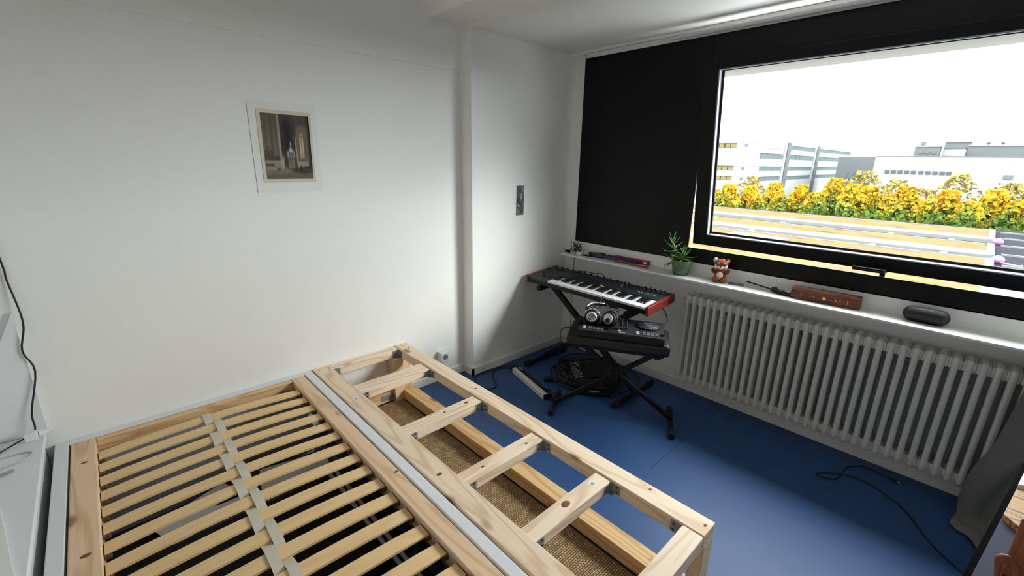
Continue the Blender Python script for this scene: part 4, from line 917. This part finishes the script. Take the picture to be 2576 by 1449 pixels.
for k in range(3):
    for j in range(7):
        y = 0.06-0.06*k; b.ball((0.0+0.008*math.sin(j*2.1), y-0.016+0.0055*j, 0.0622), 0.004, 0.003, 0.0012, n=8, m_=6)
b.build('carving', mat('carved_dark', (56, 28, 18), 0.6), wx, local=True)

spk = thing('portable_speaker', 'black capsule-shaped portable speaker at the right end of the sill', 'speaker', (2.706, 0.085, SZ), -0.06)
b = MB(); n = 14; prof = [(0.0005, -0.082)]
for k in range(1, n+1): a = PI/2*(1-k/n); prof.append((0.035*math.cos(a), -0.047-0.035*math.sin(a)))
prof += [(r, -z) for r, z in prof[::-1]]
b.lathe(prof, Matrix.Translation((0, 0, 0.035)) @ Matrix.Rotation(PI/2, 4, 'X') @ Matrix.Diagonal((1.05, 1.0, 1, 1)), n=32); b.build('body', mat('speaker_cloth', (14, 15, 17), 0.55, vary=0.2, scale=300, bump=0.25, bscale=900), spk, local=True)
b = MB(); b.tube([(-0.017, 0.035, 0.0656), (-0.017, -0.022, 0.0656)], 0.0013, n=6, smooth_path=False); b.build('light_bar', M_alu, spk, local=True)
b = MB(); b.rbox(-0.016, 0.016, -0.045, 0.045, 0.0, 0.004, 0.001); b.build('base_pad', M_rubber, spk, local=True)

# ------------------------------------------------------------------ curtain and desk at the right
spec = [(2.23, 2.60, -0.32), (1.7, 2.60, -0.31), (1.2, 2.585, -0.30), (0.80, 2.56, -0.268), (0.67, 2.55, -0.254), (0.53, 2.55, -0.243), (0.393, 2.55, -0.231), (0.33, 2.55, -0.212), (0.271, 2.555, -0.196), (0.17, 2.58, -0.189),
        (0.08, 2.60, -0.188), (0.02, 2.603, -0.203), (0.012, 2.56, -0.197), (0.03, 2.515, -0.186), (0.006, 2.490, -0.181)]
rows = []
for i, (z, x, y) in enumerate(spec):
    row = []; low = clamp((0.7-z)/0.7)
    for j in range(41):
        t = j/40; dy = -0.62*t; amp = 0.028*min(1, t*6)
        row.append((x-low*0.46*t*(1-0.55*t)+amp*math.sin(t*30+0.3*i*low)-0.02*low*math.sin(t*9), y+dy*(1-0.25*low), z+(0.012*math.sin(t*14)*low if z > 0.1 else 0.004*abs(math.sin(t*12)))))
    rows.append(row)
o = loft('curtain', rows, mat('grey_curtain', (112, 112, 108), 0.95, vary=0.06, scale=40, bump=0.25, bscale=900)); so_ = o.modifiers.new('thickness', 'SOLIDIFY'); so_.thickness = 0.003
ss = o.modifiers.new('smooth', 'SUBSURF'); ss.levels = 1; ss.render_levels = 1
tag(o, 'grey curtain drawn aside at the right, pooling on the blue floor', 'curtain')

dk = thing('desk', 'grey topped desk with a black edge at the lower right', 'desk', (1.35, -0.5, 0))
E0, E1 = Vector((0.78, -0.068)), Vector((1.80, -0.2285)); dn = Vector((-(E1-E0).y, (E1-E0).x)).normalized()*-1
P4 = [(E0.x, E0.y), (E1.x, E1.y), (E1.x+dn.x*0.7, E1.y+dn.y*0.7), (E0.x+dn.x*0.7, E0.y+dn.y*0.7)]
b = MB(); b.prism(P4, 0.690, 0.7195); b.build('edge_board', mat('matt_black_edge', (9, 9, 10), 0.95, spec=0.02), dk)
i0 = [(p[0]+dn.x*s+ (E1-E0).normalized().x*q, p[1]+dn.y*s+(E1-E0).normalized().y*q) for p, s, q in zip(P4, (0.0105, 0.0105, -0.005, -0.005), (0.005, -0.005, -0.005, 0.005))]
b = MB(); b.prism(i0, 0.7195, 0.7205); b.build('top_surface', mat('blue_grey_laminate', (70, 76, 92), 0.75, vary=0.04, scale=20, spec=0.08), dk)
for p in ((0.92, -0.3), (1.74, -0.42), (0.98, -0.72), (1.80, -0.84)):
    b = MB(); b.rbox(p[0]-0.02, p[0]+0.02, p[1]-0.02, p[1]+0.02, 0, 0.69, 0.002); b.build('leg', M_blackmetal, dk)
wbd = thing('oak_board', 'light striped wooden board lying on the grey desk', 'board', (1.47, -0.22, 0.7206))
b = MB(); b.prism([(1.405, -0.178), (1.548, -0.200), (1.62, -0.32), (1.45, -0.34), (1.372, -0.205)], 0.7208, 0.736); b.build('board', wood('striped_oak', (204, 160, 104), (130, 84, 44), 1, knots=False, scale=2.2, contrast=1.5), wbd)
pbx = thing('paper_stack', 'white paper stack behind the wooden board on the desk', 'paper', (1.64, -0.26, 0.7206))
b = MB(); b.prism([(1.56, -0.2015), (1.72, -0.226), (1.74, -0.36), (1.63, -0.33)], 0.7208, 0.745); b.build('sheets', M_paper, pbx)
ch = thing('drawer_box', 'red-brown wooden drawer box with a curved handle on the desk', 'box', (1.2, -0.30, 0.7206))
M_chest = wood('red_brown_wood', (150, 92, 66), (112, 60, 42), 2, knots=False, scale=1.4)
b = MB(); b.prism([(1.141, -0.166), (1.30, -0.21), (1.26, -0.40), (1.05, -0.36)], 0.7208, 0.885); b.build('body', M_chest, ch, bevel=0.003)
b = MB(); b.prism([(1.150, -0.1705), (1.305, -0.214), (1.262, -0.404), (1.052, -0.365)], 0.885, 0.955); b.build('lid', mat('lit_edge_pink', (206, 168, 150), 0.5), ch, bevel=0.003)  # lit edge of the box built as a lid, its light in the pale colour
b = MB(); b.tube([(1.139, -0.168, 0.755), (1.118, -0.163, 0.760), (1.113, -0.158, 0.786), (1.112, -0.157, 0.803), (1.114, -0.164, 0.811), (1.115, -0.173, 0.806), (1.115, -0.180, 0.796), (1.116, -0.183, 0.774), (1.133, -0.186, 0.764)], lambda t: 0.0045+0.003*math.exp(-((t-0.42)/0.12)**2), n=12); b.build('handle', M_chest, ch)

# ------------------------------------------------------------------ outside: green roof, trees, buildings (seen from an upper floor)
M_kerb = mat('white_kerb', (70, 70, 70), 0.9, vary=0.03, scale=3, spec=0.0); M_gravelroof = mat('dark_roof_felt', (27, 27, 30), 0.95, vary=0.12, scale=1.5, spec=0.0)
K = 0.6; RZ = 1.5-5*K
def ox(x): return x*K
b = MB(); b.box(6, 35.2, -60, 60, RZ-0.6, RZ-0.12); rf = b.build('ground', M_gravelroof); struct(rf, 'dark flat roof surface outside the window')
b = MB(); b.box(35.2, 220, -140, 160, -9, -8); struct(b.build('street', mat('street_grey', (60, 60, 60), 0.95, spec=0.0), None), 'grey street level beyond the roof')
def sedum_mat():
    mt, n, p = newmat('sedum'); N = n.nodes.new; L = n.links.new; t = N('ShaderNodeTexCoord')
    a = N('ShaderNodeTexNoise'); a.inputs['Scale'].default_value = 1.1; a.inputs['Detail'].default_value = 5; mp = N('ShaderNodeMapping'); mp.inputs['Scale'].default_value = (1.6, 0.45, 1); L(t.outputs['Object'], mp.inputs[0]); L(mp.outputs[0], a.inputs['Vector'])
    cr = N('ShaderNodeValToRGB'); e = cr.color_ramp.elements
    e[0].position = 0.30; e[0].color = lin((40, 42, 22)); e[1].position = 0.72; e[1].color = lin((58, 34, 28))
    for pos, c in ((0.42, (62, 52, 31)), (0.52, (64, 51, 37)), (0.62, (62, 44, 34))): q = e.new(pos); q.color = lin(c)
    L(a.outputs['Fac'], cr.inputs[0]); L(cr.outputs[0], p.inputs['Base Color']); p.inputs['Roughness'].default_value = 0.95; p.inputs['Specular IOR Level'].default_value = 0.0; return mt
M_sedum = sedum_mat()
def tuft_sheet(name, x0, x1, y0, y1, z, parent):
    """low bumpy mat of sedum"""
    nx = 8; ny = int((y1-y0)/0.35); rows = []
    for j in range(ny+1):
        y = y0+(y1-y0)*j/ny; rows.append([(x0+(x1-x0)*i/nx+R.uniform(-.03, .03)*(0 < i < nx), y+R.uniform(-.08, .08)*(0 < j < ny), z+(R.uniform(0.0, 0.10) if 0 < i < nx else 0)) for i in range(nx+1)])
    o = loft(name, rows, M_sedum, parent, smooth=False); o['kind'] = 'stuff'; return o
strips = [(11.0, 32.4, 'nearest the window'), (36.9-15.9+0, 36.75, 'first'), ]
beds = [(8.0, 18.05, -0.33, 'nearest strip of sedum planting on the green roof, mostly below the window frame'),
        (19.6, 22.05, -0.33, 'second strip of red and yellow sedum from the window on the green roof'),
        (24.35, 26.6, -0.33, 'third strip of orange sedum from the window on the green roof'),
        (29.65, 32.9, -0.33, 'farthest strip of sedum on the green roof, in front of the trees')]
for k, (xa, xb, ye, lab) in enumerate(beds):
    t = thing('sedum_bed', lab, 'green roof', ((xa+xb)/2, 20, RZ-0.12), group='sedum strips on the flat roof')
    y1_ = 45
    kw_ = 1.3 if k else 0.3
    b = MB(); b.box(xa-kw_ if k else xa-0.2, xa, ye, y1_, RZ-0.12, RZ+0.03); b.build('front_kerb', M_kerb, t)
    b = MB(); b.box(xb, xb+0.16, ye, y1_, RZ-0.12, RZ+0.03); b.build('back_kerb', M_kerb, t)
    b = MB(); b.box(xa-kw_ if k else xa-0.2, xb+0.16 if k else 16.6, ye-(0.22 if k else 3.0), ye, RZ-0.12, RZ+0.05); b.build('end_kerb', M_kerb, t)
    tuft_sheet('sedum', xa, xb, ye, y1_, RZ, t)
    if k in (1, 2):
        for yy in (0.75+0.0, 2.85, 7.45, 12.0, 16.6, 21.2):
            b = MB(); b.box(xb+0.16, xb+0.95, yy-0.1, yy+0.1, RZ-0.12, RZ+0.0); b.build('tie_bar', M_kerb, t)
    if k:
        pass
b = MB(); b.rbox(19.0, 20.4, 5.2, 7.4, RZ+0.02, RZ+0.16, 0.02); hb = tag(b.build('roof_hatch', M_kerb), 'white flat roof hatch cover on the nearest visible sedum strip', 'hatch')
M_mag = mat('magenta_cap', (96, 42, 102), 0.5)  # two purple spots built as small capped stubs on the roof
for x, lab in ((27.8, 'farther small magenta-capped stub on the bare grey roof'), (22.2, 'nearer small magenta-capped stub with a white hooked pipe on the bare grey roof')):
    t = thing('roof_stub', lab, 'vent', (x, -0.64, RZ-0.12)); b = MB(); b.cyl((x, -0.64, RZ-0.12), (x, -0.64, RZ+0.02), 0.08, n=12); b.build('pipe', M_kerb, t)
    b = MB(); b.ball((x, -0.64, RZ+0.02), 0.17, 0.17, 0.15); b.build('cap', M_mag, t)
    if x < 25:
        b = MB(); b.tube([(x, -0.64, RZ-0.05), (x-0.4, -0.95, RZ-0.05), (x-0.5, -1.15, RZ-0.05), (x-0.3, -1.2, RZ-0.05)], 0.04, n=6); b.build('hooked_pipe', M_kerb, t)
for k in range(9):
    x = 10+2.9*k; b = MB(); b.box(x, x+0.14, -30, -0.75, RZ-0.12, RZ-0.06)
    b.build('roof_joint', M_kerb, rf)

# trees
M_leaf = vcol_mat('autumn_leaf', 0.9, 0.05); M_trunk = mat('tree_bark', (48, 42, 35), 0.9, vary=0.2, scale=4)
def tree(x, y, ztop, rad, height, mood, label, group, seed):
    rr = random.Random(seed); t = thing('tree', label, 'tree', (x, y, -8), group=group)
    b = MB(); b.tube([(x, y, -8), (x+0.05, y, ztop-height*0.8), (x, y, ztop-height*0.35)], lambda q: 0.16*(1-0.6*q), n=7, sub=2); b.build('trunk', M_trunk, t)
    V, Fc, Cc = [], [], []
    nleaf = 2000 if mood != 'sparse' else 800
    lobes = [(rr.uniform(-.35, .35), rr.uniform(-.35, .35), rr.uniform(0.15, 0.9)) for _ in range(9)]
    for k in range(nleaf):
        u = rr.random(); zz = u**0.8
        wdt = rad*(math.sin(PI*min(0.98, 0.12+0.88*(zz*0.92+0.02)))**0.6) if mood != 'sparse' else rad*math.sin(PI*(0.1+0.85*zz))**0.7
        a = rr.uniform(0, 2*PI); q = math.sqrt(rr.uniform(0.35, 1.0))
        lob = 1+0.25*math.sin(3*a+seed)+0.18*math.sin(7*zz*PI+2*a)
        px, py, pz = x+wdt*q*math.cos(a)*lob*0.85, y+wdt*q*math.sin(a)*lob, ztop-height*(1-zz)
        s = rr.uniform(0.07, 0.17); n_ = Vector((rr.uniform(-1, 1), rr.uniform(-1, 1), rr.uniform(-.2, 1))).normalized(); e1 = n_.orthogonal().normalized()*s; e2 = n_.cross(e1)*rr.uniform(0.7, 1.2)
        i0_ = len(V); p = Vector((px, py, pz)); V += [p-e1-e2*0.4, p+e1*0.3-e2, p+e1+e2*0.3, p-e1*0.2+e2]; Fc.append((i0_, i0_+1, i0_+2, i0_+3))
        turn = clamp((zz-(0.76 if mood == 'gold' else 0.90))*4.5+0.5+rr.uniform(-.35, .35)+0.3*math.sin(a*2+seed)) if mood != 'sparse' else rr.uniform(0.3, 0.75)
        cg = lerp((34, 50, 18), (54, 68, 22), rr.random()); cy_ = lerp((122, 98, 16), (128, 86, 15), rr.random())
        if mood == 'sparse': cg, cy_ = (66, 66, 34), (100, 80, 36)
        c = lin(lerp(cg, cy_, turn)); Cc += [c]*4
    me = bpy.data.meshes.new('foliage'); inv = world_of(t).inverted(); me.from_pydata([inv @ v for v in V], [], Fc); me.materials.append(M_leaf)
    ca = me.color_attributes.new('tint', 'FLOAT_COLOR', 'POINT')
    for i, c in enumerate(Cc): ca.data[i].color = c
    o = bpy.data.objects.new('foliage', me); COL.objects.link(o); o.parent = t; o['kind'] = 'stuff'
T = [(15.45, -0.53), (14.26, -0.06), (12.63, -0.1), (10.95, 0.22), (9.27, 0.13), (8.25, -0.35), (7.36, 0.65), (6.3, 0.33), (5.46, 0.25), (4.44, -0.2), (3.55, 0.32), (2.5, -0.4), (1.68, 0.19), (0.67, -0.4), (-0.16, 0.35), (-1.3, -0.16), (-2.4, 0.2)]
words = 'first second third fourth fifth sixth seventh eighth ninth tenth eleventh twelfth thirteenth fourteenth fifteenth sixteenth seventeenth'.split()
for k, (y, zt) in enumerate(T):
    mood = 'green' if k in (0, 5, 9, 11, 13, 15) else 'gold'
    xt = 37.0 if k % 2 else 39.0; q_ = xt/37
    tree(xt, y*q_, 1.5+(zt-1.5)*q_, 0.92 if mood == 'gold' else 0.98, 5.2, mood, f'{words[k]} tree from the window jamb in the clipped row, {"golden topped" if mood=="gold" else "mostly green"}', 'front row of autumn trees', 11+k)
BK = [(15.02, 0.44), (6.94, 1.18), (5.0, 0.55), (3.38, 0.03), (1.66, 1.07), (-0.82, 0.6)]
bl = ['loose tree behind the row in front of the striped white building', 'tallest loose golden tree behind the row, before the grey gable', 'loose brownish tree behind the row under the row of ten windows', 'low loose tree behind the row, between two golden crowns', 'wide sparse olive tree behind the row before the white hall', 'thin bare-looking tree behind the row at the far right end']
for k, (y, zt) in enumerate(BK): tree(44 if k % 2 else 48.5, y*(1 if k % 2 else 48.5/44), 1.5+(zt-1.5)*(1 if k % 2 else 48.5/44), 1.6, 5.5, 'sparse', bl[k], 'loose trees behind the row', 60+k)

# buildings
M_bwhite = mat('white_facade', (92, 93, 94), 0.8, vary=0.02, scale=0.6, spec=0.0); M_bgrey = mat('pale_grey_facade', (56, 58, 59), 0.8, vary=0.04, scale=0.5, spec=0.0)
M_bglass = mat('far_window_glass', (52, 60, 62), 0.8, vary=0.12, scale=0.7, spec=0.0); M_blind = mat('yellow_blind', (70, 65, 42), 0.8, vary=0.1, scale=0.6, spec=0.0)
A = thing('office_building', 'white office block with strip windows on four floors, left beyond the trees', 'building', (90, 34, -8))
bx, bye = 70.0, 23.34; floors = [(3.87, 4.50), (2.36, 3.09), (0.62, 1.30), (-0.79, -0.17)]
b = MB(); b.box(bx+0.4, 126, bye+0.06, 50, -8, 4.62); b.build('core', M_bglass, A)
lv_ = [(-8, -0.79)] + [(floors[k][1], floors[k-1][0]) for k in (3, 2, 1)] + [(4.50, 4.75)]
for za, zb in lv_:
    b = MB(); b.box(bx, 125, bye, 50.2, za, zb); b.build('spandrel', M_bwhite, A)
wf = MB(); wf.box(0, 0.25, -0.36, 0.36, 0, 0.58); wfm = wf.mesh('window', M_blind); wg = MB(); wg.box(0, 0.22, -0.25, 0.25, 0, 0.6); wgm = wg.mesh('window', M_bglass)
for fi, (za, zb) in enumerate(floors):
    if fi == 1:
        b = MB(); b.box(bx+0.05, bx+0.5, bye+0.2, 50, za, zb); b.build('blank_band', M_bwhite, A); continue
    b = MB(); b.box(bx+0.05, bx+0.45, bye+0.1, 26.9, za, zb); b.build('blank_band', M_bwhite, A)
    for k in range(12):
        y = 27.3+0.86*k
        if k in (4,): inst('window', wgm, A, (bx+0.1-90, y-34, za+0.03+8))
        else: inst('window', wfm, A, (bx+0.12-90, y-34, za+0.05+8))
    b = MB(); b.box(bx+0.02, bx+0.10, 25.35, 25.75, za+0.1, zb-0.15); b.build('window', M_bglass, A)
for x in (80.6, 97.5):
    b = MB(); b.box(x, x+1.6, bye-0.25, bye+0.3, -8, 4.9); b.build('pilaster', M_bgrey, A)
    b = MB(); b.box(x-1.0, x-0.1, bye-0.12, bye+0.3, -8, 4.9); b.build('pilaster', M_bwhite, A)
b = MB(); b.box(bx-0.05, 79.5, bye-0.05, bye+0.4, 3.8, 4.8); b.build('top_band', M_bwhite, A)
for x, zc in ((72.5, 3.0), (75.2, 2.9), (77.6, 2.75), (72.0, 0.95), (75.6, 0.95), (86.5, 2.7), (88.5, 2.7), (86.0, 0.9), (73.3, -0.5)):
    b = MB(); b.box(x, x+0.16, bye+0.02, bye+0.3, zc-0.35, zc+0.30); b.build('mullion', M_bgrey, A)
G = thing('grey_gable_building', 'pale grey plain building between the office block and the white hall', 'building', (98, 17, -8))
b = MB(); b.box(92, 104, 13.2, 18.6, -8, 3.0); b.build('body', M_bgrey, G)
for k in range(3):
    b = MB(); b.box(91.85, 92.05, 14.3+0.9*k, 15.0+0.9*k, -0.5, 0.6); b.build('window', M_bglass, G)
Hh = thing('white_hall', 'long low white hall with a row of ten square windows', 'building', (80, 2, -8))
b = MB(); b.box(70, 95, -18, 10.45, -8, 2.68); b.build('body', M_bwhite, Hh)
b = MB(); b.box(69.9, 95.1, -18, 10.55, 2.68, 2.78); b.build('roof_edge', M_bgrey, Hh)
hw = MB(); hw.box(69.9, 70.06, -0.22, 0.22, 0, 0.38); hwm = hw.mesh('window', mat('hall_window', (44, 46, 47), 0.8, spec=0.0))
for y in (9.06, 8.47, 7.88, 7.27, 6.68, 6.02, 5.42, 4.83, 4.24, 3.7): inst('window', hwm, Hh, (-80, y-2, 0.75+8))
b = MB(); b.box(69.8, 70.1, -1.2, -0.5, 0.5, 0.9); b.build('window', M_bgrey, Hh)
M_plant = mat('rooftop_grey', (57, 59, 60), 0.8, vary=0.08, scale=0.8, spec=0.0)
for nm, lab, x0, x1, ya, yb, za, zb, mt in (('rooftop_unit', 'grey cluttered ventilation unit at the left on the white hall roof', 74, 77, 5.3, 7.5, 2.75, 3.9, M_plant), ('rooftop_unit', 'white box unit beside the ventilation unit on the hall roof', 76, 79, 3.2, 5.0, 2.75, 3.75, M_bwhite),
        ('rooftop_penthouse', 'long grey rooftop penthouse at the right on the hall roof', 80, 88, -9, 3.1, 2.75, 4.15, M_plant), ('rooftop_unit', 'tall grey block behind the white box unit on the roof', 84, 87, 3.2, 5.6, 2.75, 4.75, M_plant)):
    t = thing(nm, lab, 'roof unit', ((x0+x1)/2, (ya+yb)/2, 2.78)); b = MB(); b.box(x0, x1, ya, yb, 2.78, zb); b.build('body', mt, t)
    b = MB(); b.box(x0-0.1, x1+0.1, ya-0.1, yb+0.1, zb, zb+0.1); b.build('cap', M_bwhite if mt is M_plant else M_plant, t)
    if lab.startswith('grey cluttered'):
        for k in range(3): b = MB(); b.cyl((73.9, 5.7+0.6*k, 3.3), (74.05, 5.7+0.6*k, 3.3), 0.22, n=12); b.build('fan', M_bgrey, t)
        b = MB(); b.cyl((75, 6.9, 3.9), (75, 6.9, 4.5), 0.25, n=10); b.build('duct', M_plant, t)
for y, lab in ((1.5, 'first round vent cowl on the grey penthouse'), (0.3, 'second round vent cowl on the grey penthouse')):
    t = thing('vent_cowl', lab, 'vent', (82, y, 4.25)); b = MB(); b.cyl((82, y, 4.25), (82, y, 4.5), 0.12, n=10); b.build('stem', M_plant, t); b = MB(); b.ball((82, y, 4.58), 0.22, 0.22, 0.16, n=12, m_=8); b.build('cap', M_plant, t)
